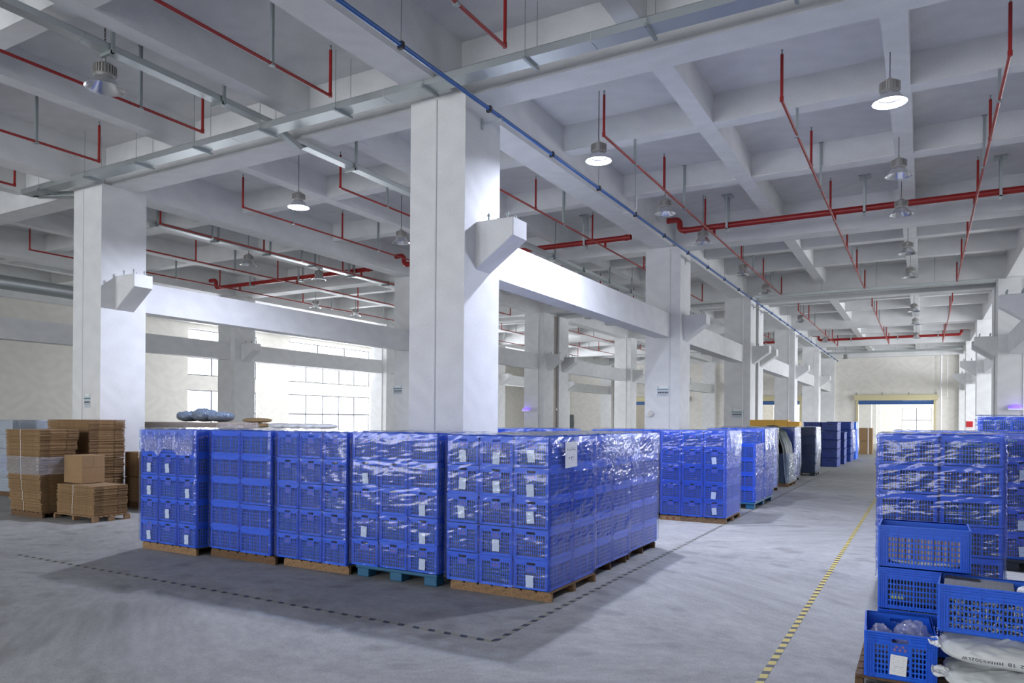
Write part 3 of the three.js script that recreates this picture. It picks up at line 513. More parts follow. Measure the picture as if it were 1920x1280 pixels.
// stacks nobody sees but for their tops
S.h1 = { x0: -8.6, x1: -7.4, z0: -11.6, z1: -12.8, base: .1, layers: 5, end: true, phrase: 'stack whose top shows left of the main column', frontSeen: false, top: 1.655 };
S.h2 = { x0: -7.2, x1: -6.0, z0: -12.2, z1: -13.4, base: .1, layers: 5, end: true, phrase: 'stack whose top shows right behind main column', frontSeen: false, top: 1.655 };
S.r3 = { x0: -.42, x1: .78, z0: -13.6, z1: -14.8, base: .1, layers: 5, h: .318, end: true, phrase: 'stack behind the right stack', frontSeen: false, top: 1.69, sideL: true };
S.r4 = { x0: .55, x1: 1.75, z0: -12.3, z1: -13.45, base: .14, layers: 5, end: false, phrase: 'stack under the single wrapped crate', frontSeen: false, top: 1.695 };
for (const s of Object.values(S)) stack(s);
wrap(S.s1, .12, S.s1.top, 'clear film around leftmost stack of the front row, gathered at top', [[S.s1.x0, S.s1.z0, S.s1.x1 - .05, S.s1.z0, .5, 1, .02]], { tilt: .2 });
wrap(S.s2, .12, S.s2.top, 'clear film around second stack from left in front row', [], { tilt: .1 });
wrap(S.s3, .12, S.s3.top, 'clear film around third stack from left in front row', [], { tilt: -.3 });
wrap(S.s4, .16, S.s4.top, 'clear film around stack on the teal plastic pallet', [], { tilt: .15 });
wrap(S.s5, .12, S.s5.top, 'clear film around front corner stack bearing the handwritten sheet', [], { tilt: -.35 });
wrap(S.s6, .12, S.s6.top, 'clear film around stack directly behind the front corner stack', [[S.s6.x1, S.s6.z0 - .3, S.s6.x1, S.s6.z1, .46, 4, .02]], { tilt: -.5 });
wrap(S.s7, .12, S.s7.top, 'clear film around third stack deep behind the front corner', [[S.s7.x1, S.s7.z0, S.s7.x1, S.s7.z0 - .35, .5, 6, .02], [S.s7.x1, S.s7.z1 + .4, S.s7.x1, S.s7.z1, .36, 8, .02]], { tilt: -.6 });
wrap(S.g1, .12, S.g1.top, 'clear film around stack left of pallet marked A B');
wrap(S.g2, .12, S.g2.top, 'clear film around stack on the pallet marked A B', [[S.g2.x1, S.g2.z0 - .2, S.g2.x1, S.g2.z1, .5, 9, .03]], { tilt: -.5 });
wrap(S.r1, .15, S.r1.top, 'shiny clear film around the right stack behind the open crates', [], { tilt: .12, amp: 1.5 });
wrap(S.r2, .18, S.r2.top, 'shiny clear film around stack at the right edge', [[S.r2.x0, S.r2.z0, S.r2.x1, S.r2.z0, .12, 12, .02]], { tilt: .2, amp: 1.5 });
wrap(S.h1, .12, S.h1.top, 'clear film over the stack top left of the main column');
wrap(S.h2, .12, S.h2.top, 'clear film over the stack top right behind main column');
wrap(S.r3, .12, S.r3.top, 'clear film over the stack behind the right stack');
wrap(S.r4, .16, S.r4.top, 'clear film over the stack under the single wrapped crate');
woodPallet(-9.5, -8.36, -6.33, -7.5, 'wooden pallet under leftmost stack of the front row', M.wood);
woodPallet(-8.22, -7.02, -6.45, -7.6, 'wooden pallet under second stack from left', M.woodDark);
woodPallet(-6.92, -5.86, -6.5, -7.62, 'wooden pallet under third stack from left', M.wood);
plasticPallet(-5.76, -4.6, -6.5, -7.58, 'teal blue plastic pallet with square feet in the front row');
woodPallet(-4.46, -3.24, -6.56, -7.70, 'wooden pallet under the front corner stack', M.wood);
woodPallet(-4.5, -3.34, -7.84, -8.95, 'wooden pallet directly behind the front corner pallet', M.woodDark);
woodPallet(-4.52, -3.37, -9.1, -10.2, 'wooden pallet third behind the front corner', M.woodDark);
woodPallet(-5.6, -4.42, -13.12, -14.28, 'wooden pallet left of the one marked A B', M.woodDark);
const ab = woodPallet(-4.27, -3.05, -13.17, -14.3, 'wooden pallet marked with red letters A B', M.wood);
{ const tx = canvasTex(256, 64, (g, w, h) => { g.fillStyle = '#a5835a'; g.fillRect(0, 0, w, h); g.fillStyle = '#8c2a22'; g.font = 'bold 56px sans-serif'; g.fillText('A', 60, 54); g.fillText('B', 150, 54); }); const p = mesh('painted_letters', new THREE.PlaneGeometry(.34, .075), std({ map: tx, roughness: .85 }), ab); p.position.set(-.4, .042, .567); }
woodPallet(-.40, .70, -8.92, -10.08, 'wooden pallet under the right stack', M.woodDark, .13);
plasticPallet(.86, 2.1, -10.93, -12.1, 'dark plastic tray under stack at right edge', M.plasticDark, .15);
woodPallet(-8.6, -7.4, -11.6, -12.8, 'wooden pallet under stack left behind main column', M.woodDark); woodPallet(-7.2, -6, -12.2, -13.4, 'wooden pallet under stack right behind main column', M.woodDark);
woodPallet(-.42, .78, -13.6, -14.8, 'wooden pallet under stack behind the right stack', M.woodDark); plasticPallet(.55, 1.75, -12.3, -13.45, 'plastic pallet under stack with the single crate', M.plasticDark);
{ // crates out of sight inside the stacks
  const im = new THREE.InstancedMesh(crateG, M.crate, hidden.length), o = new THREE.Object3D();
  hidden.forEach((h, i) => { o.position.set(...h.pos); o.rotation.set(0, h.turn, 0); o.scale.set(h.sx, h.sy, h.sz); o.updateMatrix(); im.setMatrixAt(i, o.matrix); });
  im.name = 'inner_crates'; im.castShadow = im.receiveShadow = true; scene.add(im); tag(im, 'blue crates inside and behind the wrapped stacks', 'crates', null, 'stuff');
}
{ const p = mesh('handwritten_sheet', new THREE.PlaneGeometry(.3, .27, 4, 4), M.hand); p.position.set(-3.236, 1.47, -7.0); p.rotation.set(0, Math.PI / 2, .03); tag(p, 'white handwritten sheet on the front corner stack', 'paper'); }
// single wrapped crate on top at right, and its film
crate('single blue crate lying wrapped on top of the right stacks', [1.0, S.r4.top + .03, -12.85], 0, { sx: 1, sy: .66, sz: 1.1 });
{ const b = { x0: .70, x1: 1.30, z0: -12.62, z1: -13.08 }; wrap(b, S.r4.top + .03, S.r4.top + .24, 'clear film around the single crate on top', [], { amp: 1.6 }); }

// ---------------------------------------------------------------- farther stacks along the left of the aisle
function tote(name, label, x0, x1, z0, z1, y0, y1, m, rows = 5) {       // closed bin column: bins with rims, black slabs painting the shade of hand recesses
  const t = thing(name, label, 'crate stack', [(x0 + x1) / 2, y0, (z0 + z1) / 2], 0, 'stacked bins along the aisle'), w = x1 - x0, d = z0 - z1, h = (y1 - y0) / rows;
  for (let j = 0; j < rows; j++) { const b = mesh('bin', [new RoundedBoxGeometry(w - .03, h - .012, d - .03, 2, .015).translate(0, h * (j + .5) - .004, 0), box(w, .035, d, 0, h * (j + 1) - .028, 0), ...[-.25, .25].map((k) => box(.02, h * .7, d + .004, w * k, h * (j + .45), 0))], m, t); mesh('recess_shade', [box(.12, .03, .01, 0, h * (j + .74), d / 2 - .011), box(.01, .03, .12, w / 2 - .011, h * (j + .74), 0)], M.black, b); }
  return t;
}
S.g3 = { x0: -4.3, x1: -3.06, z0: -15.75, z1: -16.6, base: .14, layers: 4, h: .306, end: false, phrase: 'lower stack on dark pallet past A B', side: true, top: 1.365 };
S.g4 = { x0: -4.3, x1: -3.06, z0: -16.7, z1: -17.85, base: .14, layers: 5, h: .306, end: false, phrase: 'taller stack behind the lower aisle stack', side: true, top: 1.67 };
hidden.length = 0; stack(S.g3); stack(S.g4);
wrap(S.g3, .16, S.g3.top, 'clear film around lower stack past the pallet marked A B', [], { tilt: -.5, amp: 1.4 });
wrap(S.g4, .16, S.g4.top, 'milky film around taller stack behind the lower aisle stack', [[S.g4.x1, S.g4.z0, S.g4.x1, S.g4.z1, .6, 15, .03]], { tilt: -.5, amp: 1.4 });
plasticPallet(-4.3, -3.06, -15.72, -17.85, 'long dark plastic pallet beside the aisle tape', M.plasticPallet);
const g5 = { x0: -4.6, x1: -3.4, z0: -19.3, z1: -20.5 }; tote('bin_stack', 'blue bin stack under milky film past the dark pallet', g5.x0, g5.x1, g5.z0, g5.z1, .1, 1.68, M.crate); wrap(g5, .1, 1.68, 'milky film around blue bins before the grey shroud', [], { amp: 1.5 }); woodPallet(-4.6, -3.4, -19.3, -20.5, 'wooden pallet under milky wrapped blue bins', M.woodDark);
{ // grey plastic shroud over goods
  const t = thing('shrouded_goods', 'dark goods under a sagging grey plastic shroud beside aisle', 'goods', [-3.9, .1, -22.3]);
  const pr = [[0, 0], [0, 1.62], [.16, 1.58], [.36, 1.42], [.5, 1.05], [.56, .6], [.6, .2], [.6, 0]], pos = [], idx = [], n = 40;
  for (let k = 0; k <= n; k++) for (let i = 0; i < pr.length; i++) { const z = (k / n - .5) * 1.3, ends = Math.min(1, (1 - Math.abs(k / n - .5) * 2) * 6), wob = .03 * noise2(i * 2.1, k * .7) + .02 * noise2(i * .9, k * 2.3); pos.push(pr[i][0] * (.9 + .1 * ends) + (i > 1 ? wob : 0) - .02, pr[i][1] * (.93 + .07 * ends) + (i > 0 && i < 5 ? wob : 0), z); }
  for (let k = 0; k < n; k++) for (let i = 0; i < pr.length - 1; i++) { const a = k * pr.length + i; idx.push(a, a + 1, a + pr.length + 1, a, a + pr.length + 1, a + pr.length); }
  const g = new THREE.BufferGeometry(); g.setAttribute('position', new THREE.Float32BufferAttribute(pos, 3)); g.setIndex(idx); g.computeVertexNormals();
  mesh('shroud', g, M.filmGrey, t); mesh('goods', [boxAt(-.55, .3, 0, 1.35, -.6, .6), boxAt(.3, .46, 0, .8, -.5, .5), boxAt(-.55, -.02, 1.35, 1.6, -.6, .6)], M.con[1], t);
  const b = mesh('shiny_film', filmShell(-.3, .62, .66, -.66, .02, .85, 44, .4, 2), M.film, t);
}
woodPallet(-4.6, -3.3, -21.7, -22.95, 'wooden pallet under the grey shrouded goods', M.wood);
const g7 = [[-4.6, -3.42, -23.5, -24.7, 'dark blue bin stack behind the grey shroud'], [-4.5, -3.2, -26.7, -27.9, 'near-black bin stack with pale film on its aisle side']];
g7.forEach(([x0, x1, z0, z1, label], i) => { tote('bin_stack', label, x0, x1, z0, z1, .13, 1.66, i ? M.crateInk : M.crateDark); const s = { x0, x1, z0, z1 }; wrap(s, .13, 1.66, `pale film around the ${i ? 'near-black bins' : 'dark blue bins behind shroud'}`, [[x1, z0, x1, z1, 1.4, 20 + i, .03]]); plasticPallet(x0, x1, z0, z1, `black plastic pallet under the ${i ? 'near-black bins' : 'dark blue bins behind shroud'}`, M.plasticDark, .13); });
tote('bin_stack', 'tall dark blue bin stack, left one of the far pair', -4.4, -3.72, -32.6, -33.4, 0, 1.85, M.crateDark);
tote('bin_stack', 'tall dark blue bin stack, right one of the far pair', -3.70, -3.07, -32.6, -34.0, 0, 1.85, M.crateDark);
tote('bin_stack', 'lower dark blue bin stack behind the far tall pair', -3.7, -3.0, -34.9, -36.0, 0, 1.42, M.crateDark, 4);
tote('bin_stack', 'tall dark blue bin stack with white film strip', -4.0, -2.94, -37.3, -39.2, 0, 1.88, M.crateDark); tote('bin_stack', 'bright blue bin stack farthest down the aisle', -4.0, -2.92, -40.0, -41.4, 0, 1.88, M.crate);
for (const [z0, z1, l] of [[-37.4, -39.1, 'white film hanging on the far dark blue bins'], [-40.05, -41.3, 'white film hanging on the farthest bright blue bins']]) tag(mesh('film_sheet', hangFold(-2.92, z0, -2.92, z1, 1.5, 1.3, z0, .04), M.filmFold), l, 'plastic wrap');
{ const t = thing('carton_stack', 'tall brown carton standing by the far roller door', 'carton', [-2.95, 0, -47.6]); for (let j = 0; j < 2; j++) mesh('carton', new RoundedBoxGeometry(.7, .755, .9, 2, .01).translate(0, .38 + j * .765, 0), M.cardMid, t); mesh('strap', [boxAt(.12, .16, 0, 1.53, .45, .457)], M.white, t); }
// yellow bins lying on top of the stacks
[[-4.43, -24.1, .74, 'left wide yellow bin on top of the dark blue bins', M.crateYellow], [-3.86, -24.1, .36, 'narrow middle yellow bin on top of the dark blue bins', M.crateYellow], [-3.50, -24.1, .32, 'lower right yellow bin on top of the dark blue bins', M.crateYellow]].forEach(([x, z, w, label, m], i) => { const t = thing('yellow_bin', label, 'crate', [x, 1.695, z], 0); const h = i === 2 ? .15 : .2, d = .5; mesh('body', [box(w, .01, d, 0, .005, 0), ...[[0, d / 2, w, .012], [0, -d / 2, w, .012]].map(([a, b, ww, dd]) => box(ww, h, dd, a, h / 2, b)), ...[-1, 1].map((s) => box(.012, h, d, s * w / 2, h / 2, 0))], m, t); mesh('rim', [box(w + .03, .02, .03, 0, h - .01, d / 2), box(w + .03, .02, .03, 0, h - .01, -d / 2), box(.03, .02, d, w / 2, h - .01, 0), box(.03, .02, d, -w / 2, h - .01, 0)], m, t); });
// inner crates of the later stacks
if (hidden.length) { const im = new THREE.InstancedMesh(crateG, M.crate, hidden.length), o = new THREE.Object3D(); hidden.forEach((h, i) => { o.position.set(...h.pos); o.rotation.set(0, h.turn, 0); o.scale.set(h.sx, h.sy, h.sz); o.updateMatrix(); im.setMatrixAt(i, o.matrix); }); im.name = 'inner_aisle_crates'; im.castShadow = im.receiveShadow = true; scene.add(im); tag(im, 'blue crates inside the aisle stacks past A B', 'crates', null, 'stuff'); }

// ---------------------------------------------------------------- cardboard at left
function bundle(label, x, y, z, w, d, h, o = {}) {      // strapped bundle of flattened cartons
  const t = thing('carton_bundle', label, 'cardboard', [x, y, z], o.turn || 0, 'bundles of flattened cartons'), n = Math.round(h / .011), k = h / n, A = [], B = [], C = [];
  for (let i = 0; i < n; i++) {
    const jx = rr(-.016, .016), jz = rr(-.014, .014), y0 = i * k, y1 = y0 + k * rr(.72, .95);
    A.push(boxAt(-w / 2 + jx, w / 2 + jx - .012, y0, y1, -d / 2 + jz, d / 2 + jz));
    const lip = rr(-.012, .006); B.push(boxAt(w / 2 + jx - .012, w / 2 + jx + lip, y0, y1, -d * .2 + jz, d * .24 + jz));
    for (const s of [-1, 1]) C.push(boxAt(w / 2 + jx - .012, w / 2 + jx + rr(0, .008), y0, y1, s > 0 ? d * .25 + jz : -d / 2 + jz, s > 0 ? d / 2 + jz : -d * .21 + jz));
  }
  mesh('sheets', A, o.mat || M.cardMid, t); mesh('flap_edges', B, o.edge || M.cardEdge, t); mesh('folded_edge', C.filter((g, i) => i % 2), M.cardDark, t); mesh('folded_edge', C.filter((g, i) => i % 2 === 0), M.cardDark, t);
  if (o.strap) mesh('strap', [boxAt(-w * .05, -w * .05 + .008, 0, h, d / 2 + .012, d / 2 + .015)], M.white, t);
}
const NB = 8;
for (let i = 0; i < NB; i++) { const f = i / (NB - 1); bundle(`bundle of flattened cartons, ${['lowest', 'second', 'third', 'fourth', 'fifth', 'sixth', 'seventh', 'topmost'][i]} in the tall leaning stack`, -14.27 - .1 * f - .05 * Math.sin(f * 4), .1 + i * .186, -7.5 - .02 * f, 1.04 + .12 * f, .58 + .10 * f * f, .184, { strap: true, mat: i % 2 ? M.cardMid : M.cardMid }); }
woodPallet(-14.75, -13.7, -7.2, -7.85, 'wooden pallet under the tall leaning cardboard stack', M.woodDark);
{ const s = { x0: -14.98, x1: -13.70, z0: -7.12, z1: -7.92 }; const t = thing('stretch_wrap', 'band of clear film round the tall cardboard stack', 'plastic wrap'); mesh('side_film', filmShell(s.x0, s.x1, s.z0, s.z1, .78, 1.1, 60, .3, 1.6), M.filmFold, t); }
for (let i = 0; i < 3; i++) bundle(`bundle of flattened cartons, ${['lowest', 'middle', 'top'][i]} in the low stack under the open carton`, -13.05 + .012 * i, .1 + i * .174, -7.70, 1.14, .6, .172, { strap: true });
woodPallet(-13.64, -12.42, -7.36, -8.03, 'wooden pallet under the low cardboard stack', M.wood, .1, true);
{ // open carton
  const t = thing('carton', 'kraft carton box standing on the low cardboard stack', 'carton', [-13.4, .626, -7.77]); const g = boxAt(-.28, .28, 0, .5, -.21, .21);
  mesh('body', new RoundedBoxGeometry(.56, .5, .42, 2, .006).translate(0, .25, 0), M.card, t);
  mesh('seam', [boxAt(-.279, .279, .499, .503, -.004, .004), boxAt(.276, .2815, .3, .497, -.003, .003)], M.cardDark, t); mesh('packing_tape', boxAt(.2795, .2815, .28, .284, -.19, .205), M.cardMid, t);
}
for (let i = 0; i < 4; i++) bundle(`bundle of flattened cartons, ${['lowest', 'second', 'third', 'topmost'][i]} in the stack behind the tall one`, -14.62 + rr(-.02, .02), 1.03 + i * .185, -8.5, 1.42, .72, .183, {});
for (let i = 0; i < 5; i++) bundle(`bundle of flattened cartons, ${['lowest', 'second', 'third', 'fourth', 'fifth'][i]} of base behind the tall stack`, -14.6, .1 + i * .184, -8.5, 1.36, .72, .182, {});
woodPallet(-15.25, -13.95, -8.14, -8.86, 'wooden pallet under cardboard behind the tall stack', M.woodDark);
{ const t = thing('shade_toned_carton', 'kraft cartons toned darker for shade behind the kraft carton box', 'carton', [-13.45, 0, -9.35]); for (let j = 0; j < 2; j++) for (let k = 0; k < 2; k++) mesh('carton', new RoundedBoxGeometry(.66, .5, .7, 2, .01).translate(-.33 + k * .67, .37 + j * .505, 0), M.cardDark, t); mesh('base', boxAt(-.66, .67, 0, .12, -.35, .35), M.woodDark, t); }  // kraft cartons, shade is put into their darker board colour
function cartonBlock(label, x0, x1, z0, z1, y1, nx, ny, m, film) {
  const t = thing('carton_stack', label, 'cartons', [0, 0, 0], 0, 'wrapped carton stacks'); const w = (x1 - x0) / nx, h = (y1 - .1) / ny;
  for (let i = 0; i < nx; i++) for (let j = 0; j < ny; j++) mesh('carton', new RoundedBoxGeometry(w - .008, h - .006, z0 - z1, 2, .008).translate(x0 + w * (i + .5), .1 + h * (j + .5), (z0 + z1) / 2), m, t);
  mesh('pallet', [boxAt(x0, x1, 0, .1, z0 - .06, z0), boxAt(x0, x1, 0, .1, z1, z1 + .06)], M.woodDark, t);
  if (film) mesh('film', filmShell(x0, x1, z0, z1, .1, y1, x0 * 3, .1, 1.6), M.filmFold, t);
}
cartonBlock('white wrapped carton stack at the far left edge', -19.2, -18.0, -8.8, -10, 1.74, 2, 5, M.palePack, true);
cartonBlock('brown wrapped carton stack behind, beside the left column', -16.6, -15.3, -10.4, -11.5, 1.72, 2, 4, M.card, true);
cartonBlock('long brown carton stack behind the leftmost crates', -15.2, -12.95, -10.3, -11.4, 1.72, 4, 4, M.card, true);
// sacks and bags
function sackGeo(a, b, c, seed, e = .55, wr = 1) {
  const N = 72, K = 32, pos = [], uv = [], idx = [], pw = (v, k) => Math.sign(v) * Math.abs(v) ** k;
  for (let j = 0; j <= K; j++) for (let i = 0; i <= N; i++) {
    const th = (j / K - .5) * Math.PI, ph = i / N * Math.PI * 2, x = a * pw(Math.cos(th), .9) * pw(Math.cos(ph), e), z = c * pw(Math.cos(th), .9) * pw(Math.sin(ph), e), y = b * pw(Math.sin(th), .8);
    const end = 1 + 2.2 * Math.max(0, Math.abs(x) / a - .75), n = wr * (.010 * noise3(x * 6 + seed, y * 5, z * 6) + .012 * end * (1 - Math.abs(noise3(x * 9 + y * 6, y * 10 + seed, z * 9))) ** 3 + .005 * end * (1 - Math.abs(noise3(x * 22, y * 20 - seed, z * 22))) ** 2);
    pos.push(x * (1 + n), y * (1 + n * 4) + n * .6, z * (1 + n * 3)); uv.push(x / a / 2 + .5, y / b / 2 + .5);
  }
  for (let j = 0; j < K; j++) for (let i = 0; i < N; i++) { const p = j * (N + 1) + i; idx.push(p, p + N + 1, p + N + 2, p, p + N + 2, p + 1); }
  const g = new THREE.BufferGeometry(); g.setAttribute('position', new THREE.Float32BufferAttribute(pos, 3)); g.setAttribute('uv', new THREE.Float32BufferAttribute(uv, 2)); g.setIndex(idx); g.computeVertexNormals(); return g;
}
const bagBlue = std({ color: lin(.12, .16, .22), roughness: .3 }), tan = std({ color: lin(.42, .29, .15), roughness: .9 });
[[-14.4, .25, .22, 'blue-grey wrapped bag, left of the three on cartons'], [-13.87, .24, .27, 'blue-grey wrapped bag, middle of the three on cartons'], [-13.34, .26, .2, 'blue-grey wrapped bag, right of the three on cartons']].forEach(([x, a, h, l], i) => { const m = mesh('wrapped_bag', sackGeo(a, h / 2, .25, i * 3 + 2, .85, 1.6), bagBlue); m.position.set(x, 1.735 + h / 2, -10.7); tag(m, l, 'bag', 'bags on the cartons'); });
cartonBlock('pale pallet load carrying the sacks toward the windows', -18.3, -14.7, -14.8, -15.9, 1.52, 5, 4, M.white, false);
[[-17.3, 1.6, tan, 'lower tan sack on the load toward the windows'], [-17.35, 1.75, tan, 'upper tan sack on the load toward the windows']].forEach(([x, y, m, l], i) => { const s = mesh('tan_sack', sackGeo(.42, .066, .3, i + 20, .6, 1), m); s.position.set(x, y, -15.2); tag(s, l, 'sack', 'tan sacks'); });
for (let i = 0; i < 4; i++) { const s = mesh('white_sack', sackGeo(.28, .07, .3, i + 30, .6, 1), M.white); s.position.set(-16.5 + i * .6, 1.6, -15.3); tag(s, `white sack on the load toward the windows, ${['leftmost', 'second', 'third', 'rightmost'][i]}`, 'sack', 'white sacks'); }

// ---------------------------------------------------------------- open crates in the right foreground
function slotPanel(w, h, grids, extra = []) {       // moulded wall with rounded slots, outside toward +z
  const s = new THREE.Shape([[-w / 2, 0], [w / 2, 0], [w / 2, h], [-w / 2, h]].map((p) => new THREE.Vector2(...p)));
  const slot = (cx, cy, sw, sh) => { const p = new THREE.Path(), r = Math.min(sw, sh) / 2 * .95, dx = sw / 2 - r, dy = sh / 2 - r, pts = []; for (const [sx, sy, a0] of [[1, 1, 0], [-1, 1, 1], [-1, -1, 2], [1, -1, 3]]) for (let k = 0; k <= 3; k++) { const a = (a0 + k / 3) * Math.PI / 2; pts.push(new THREE.Vector2(cx + sx * dx + r * Math.cos(a), cy + sy * dy + r * Math.sin(a))); } p.setFromPoints(pts); s.holes.push(p); };
  for (const [x0, x1, y0, y1, nx, ny, fw, fh] of grids) for (let i = 0; i < nx; i++) for (let j = 0; j < ny; j++) slot(x0 + (x1 - x0) * (i + .5) / nx, y0 + (y1 - y0) * (j + .5) / ny, (x1 - x0) / nx * fw, (y1 - y0) / ny * fh);
  for (const e of extra) slot(...e);
  return new THREE.ExtrudeGeometry(s, { depth: .004, bevelEnabled: false, curveSegments: 3 }).translate(0, 0, -.004);
}
const bigG = (() => {
  const L = .60, W = .43, H = .315, l = [], T = .0;
  const rib = (w, long) => { const o = [], ends = (y0, y1, z1) => { if (long) o.push(boxAt(-w / 2, w / 2, y0, y1, 0, z1)); else o.push(boxAt(-w / 2, -.062, y0, y1, 0, z1), boxAt(.062, w / 2, y0, y1, 0, z1)); };
    ends(H - .054, H - .048, .013); ends(H - .037, H - .031, .013); ends(H - .020, H - .014, .013); o.push(boxAt(-w / 2, w / 2, H - .078, H - .072, 0, .011), boxAt(-w / 2, w / 2, .02, .026, 0, .006));
    for (const s of [-1, 1]) for (const k of [.004, .016, .032, .05]) o.push(boxAt(s * (w / 2 - k) - .0018, s * (w / 2 - k) + .0018, .005, H - .012, 0, .012)); for (const y of [.095, .16, .22]) for (const s of [-1, 1]) o.push(boxAt(s > 0 ? w / 2 - .05 : -w / 2, s > 0 ? w / 2 : -w / 2 + .05, y, y + .003, 0, .005));
    if (long) for (const f of [-.3, -.1, .1, .3]) o.push(boxAt(f * w - .002, f * w + .002, .02, H - .012, 0, .011)); else for (const x of [-.066, .066]) o.push(boxAt(x - .002, x + .002, .02, H - .02, 0, .006));
    if (!long) for (let i = -4; i <= 4; i++) o.push(boxAt(i * .012 - .0015, i * .012 + .0015, H - .03, H - .006, 0, .005)); return o; };
  for (const s of [0, Math.PI]) {
    l.push(slotPanel(L - .02, H, [[-.235, .235, .03, .232, 22, 5, .66, .80]]).translate(0, 0, W / 2 - .01).rotateY(s)); l.push(...rib(L - .02, true).map((g) => g.translate(0, 0, W / 2 - .01).rotateY(s)));
    l.push(slotPanel(W - .02, H, [[-.155, -.068, .03, .232, 4, 6, .62, .78], [.068, .155, .03, .232, 4, 6, .62, .78], [-.058, .058, .03, .152, 5, 3, .62, .78]], [[0, H - .052, .105, .03]]).translate(0, 0, L / 2 - .01).rotateY(s + Math.PI / 2)); l.push(...rib(W - .02, false).map((g) => g.translate(0, 0, L / 2 - .01).rotateY(s + Math.PI / 2)));
  }
  l.push(boxAt(-L / 2 + .01, L / 2 - .01, 0, .006, -W / 2 + .01, W / 2 - .01));
  for (const s of [-1, 1]) { l.push(boxAt(-L / 2, L / 2, H - .009, H, s > 0 ? W / 2 - .014 : -W / 2, s > 0 ? W / 2 : -W / 2 + .014)); l.push(boxAt(s > 0 ? L / 2 - .014 : -L / 2, s > 0 ? L / 2 : -L / 2 + .014, H - .009, H, -W / 2 + .014, W / 2 - .014)); }
  return merge(l);
})();
const BL = .60, BW = .43, BH = .315;
function openCrate(label, pos, turn) { const t = thing('open_crate', label, 'crate', pos, turn, 'open crates in the right foreground'); mesh('shell', bigG, M.crate, t); const k = mesh('printed_mark', markG, M.mark, t); k.rotation.y = Math.PI / 2; k.position.set(BL / 2 - .0085, BH - .1, 0); return t; }
// place by the left front corner of the face turned to the viewer
const fg = [-.295, -6.21];
const fx = fg[0] + BL / 2, fz = fg[1] - BW / 2;
woodPallet(-.40, 1.15, -5.53, -6.66, 'wooden pallet under the open foreground crates', M.woodDark, .1, true);
openCrate('lowest open crate of the foreground pile, hidden by the labelled crate', [fx, .102, fz], 0);
const cMid = openCrate('middle open crate of the foreground pile with dark contents', [fx, .42, fz], 0);
const cTop = openCrate('top open crate of the foreground pile with tan rolls inside', [fx, .738, fz], 0);
const cLab = openCrate('open crate with paper label in the right foreground', [-.142, .102, -5.545 - BL / 2 + .02], -Math.PI / 2 + .05);
{ const s = mesh('paper_label', new THREE.PlaneGeometry(.1, .135), M.paper, cLab); s.rotation.y = Math.PI / 2; s.rotateZ(-.06); s.position.set(BL / 2 + .002, .105, .01); }
const cBag = openCrate('open crate lying on the white sacks at right edge', [.40, .447, -5.61 - BW / 2 - .0], -.05);
// contents
for (let i = 0; i < 11; i++) { const m = mesh('tan_roll', new THREE.CylinderGeometry(.023, .023, .17, 14).translate(0, .085, 0), std({ color: i % 3 ? lin(.52, .38, .30) : lin(.60, .46, .40), roughness: .8 })); m.position.set(fx - .235 + i * .047, .738 + .062, fz + .17); tag(m, `tan roll standing in top open crate, ${['first', 'second', 'third', 'fourth', 'fifth', 'sixth', 'seventh', 'eighth', 'ninth', 'tenth', 'eleventh'][i]} from left`, 'roll', 'tan rolls in the crate'); }
{ const m = mesh('clear_bag', sackGeo(.25, .028, .18, 71, .6, 1.4), M.white); m.position.set(fx, .738 + .034, fz); tag(m, 'white wrapped pack at the bottom of top open crate', 'bag'); }
{ const m = mesh('packing_box', new RoundedBoxGeometry(.5, .16, .3, 2, .01), std({ color: lin(.33, .22, .16), roughness: .85 })); m.position.set(fx, .738 + .145, fz - .03); tag(m, 'brown pack behind the tan rolls in top open crate', 'box'); }
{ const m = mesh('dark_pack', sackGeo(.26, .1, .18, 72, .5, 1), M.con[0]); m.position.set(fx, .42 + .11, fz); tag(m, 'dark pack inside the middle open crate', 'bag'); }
{ const m = mesh('lime_box', new RoundedBoxGeometry(.1, .04, .04, 2, .005), std({ color: lin(.45, .5, .12), roughness: .6 })); m.position.set(fx - .17, .42 + .1, fz + .18); tag(m, 'small lime box seen through middle open crate slots', 'box'); }
{ const t = thing('clear_bag', 'crumpled clear plastic bag sticking out of labelled crate', 'bag', [-.06, .345, -5.76]); const g = sackGeo(.12, .075, .1, 55, .8, 3.2); mesh('film', g, M.bag, t); t.rotation.set(.9, .3, -.5); }
{ const t = thing('clear_bag', 'small clear plastic bag at left inside labelled crate', 'bag', [-.25, .30, -5.72]); mesh('film', sackGeo(.07, .1, .08, 57, .8, 2.4), M.bag, t); }
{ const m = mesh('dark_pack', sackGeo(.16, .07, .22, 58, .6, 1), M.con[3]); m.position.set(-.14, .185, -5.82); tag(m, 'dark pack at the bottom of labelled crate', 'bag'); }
{ const tx = dataTex(128, (u, v) => { const gx = (u * 10) % 1 < .06 || (v * 10) % 1 < .06, k = 62 + (rt() - .5) * 20 + (gx ? 26 : 0); return [k, k + 2, k + 6]; }); const m = mesh('grey_board', new RoundedBoxGeometry(.40, .012, .36, 2, .004), std({ map: tx, roughness: .6 })); m.position.set(.33, .447 + .288, -5.83); m.rotation.set(.06, -.05, -.03); tag(m, 'dark grey gridded board lying in crate on the sacks', 'board'); }
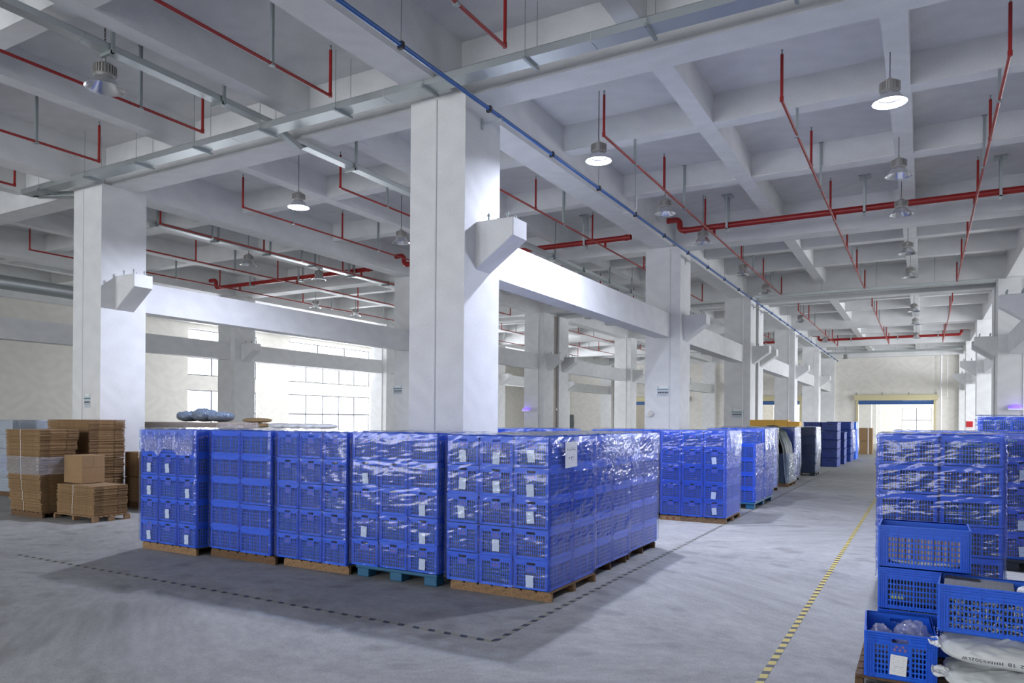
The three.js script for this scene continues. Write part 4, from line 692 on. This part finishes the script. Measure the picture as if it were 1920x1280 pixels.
{ const m = mesh('white_tape_roll', new THREE.TorusGeometry(.055, .026, 12, 28).rotateX(Math.PI / 2).scale(1, 1.6, 1), M.white); m.position.set(.615, .447 + .285, -5.76); m.rotation.z = .12; tag(m, 'white tape roll lying in crate on the sacks', 'tape roll'); }
{ const r2 = rng(41), cols = [lin(.55, .52, .42), lin(.03, .03, .035), lin(.3, .3, .3), lin(.6, .6, .58), lin(.02, .02, .02)].map((c) => std({ color: c, roughness: .5 })), byCol = cols.map(() => []);
  for (let i = 0; i < 420; i++) { const a = r2() * 3.14, b = (r2() - .5) * 1.2, x = (r2() - .5) * .46, y = .03 + r2() * .2, z = .187 - r2() * r2() * .12, L = .03 + r2() * .035, c = Math.floor(r2() * 5); const dx = Math.cos(a) * Math.cos(b) * L, dy = Math.sin(a) * L, dz = 0; byCol[c].push(cyl(.005, [x - dx, Math.max(.012, y - dy), z - Math.abs(dz)], [x + dx, Math.min(.26, y + dy), z], 6)); }
  const t = thing('small_sticks', 'heap of small black and cream sticks in crate on sacks', 'sticks', [.40, .447, -5.61 - BW / 2], -.05, null, 'stuff'); byCol.forEach((l, i) => mesh('sticks', l, cols[i], t)); }
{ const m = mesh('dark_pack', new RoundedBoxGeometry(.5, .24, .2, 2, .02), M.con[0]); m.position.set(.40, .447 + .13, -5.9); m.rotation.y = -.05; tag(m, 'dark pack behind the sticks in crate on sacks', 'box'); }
[[.61, .357, -5.70, 'upper white sack with dark print under the crate', 'MPQ224523D2  1B  HHM5502LW', 5], [.63, .188, -5.64, 'lower white sack with dark print under the crate', '4523D2  1B  HHM5502LW', 9]].forEach(([x, y, z, label, line, sd]) => {
  const t = thing('printed_sack', label, 'sack', [x, y, z], -.04); mesh('body', sackGeo(.50, .083, .31, sd, .5, 1.1), std({ map: sackText(line), roughness: .65 }), t);
  mesh('corner_ear', sackGeo(.05, .014, .07, sd + 3, .9, 2), M.white, t).position.set(-.52, .02, .16);
});
scene.traverse((o) => { if (o.isMesh) { o.castShadow = true; o.receiveShadow = true; } });
renderer.render(scene, camera);
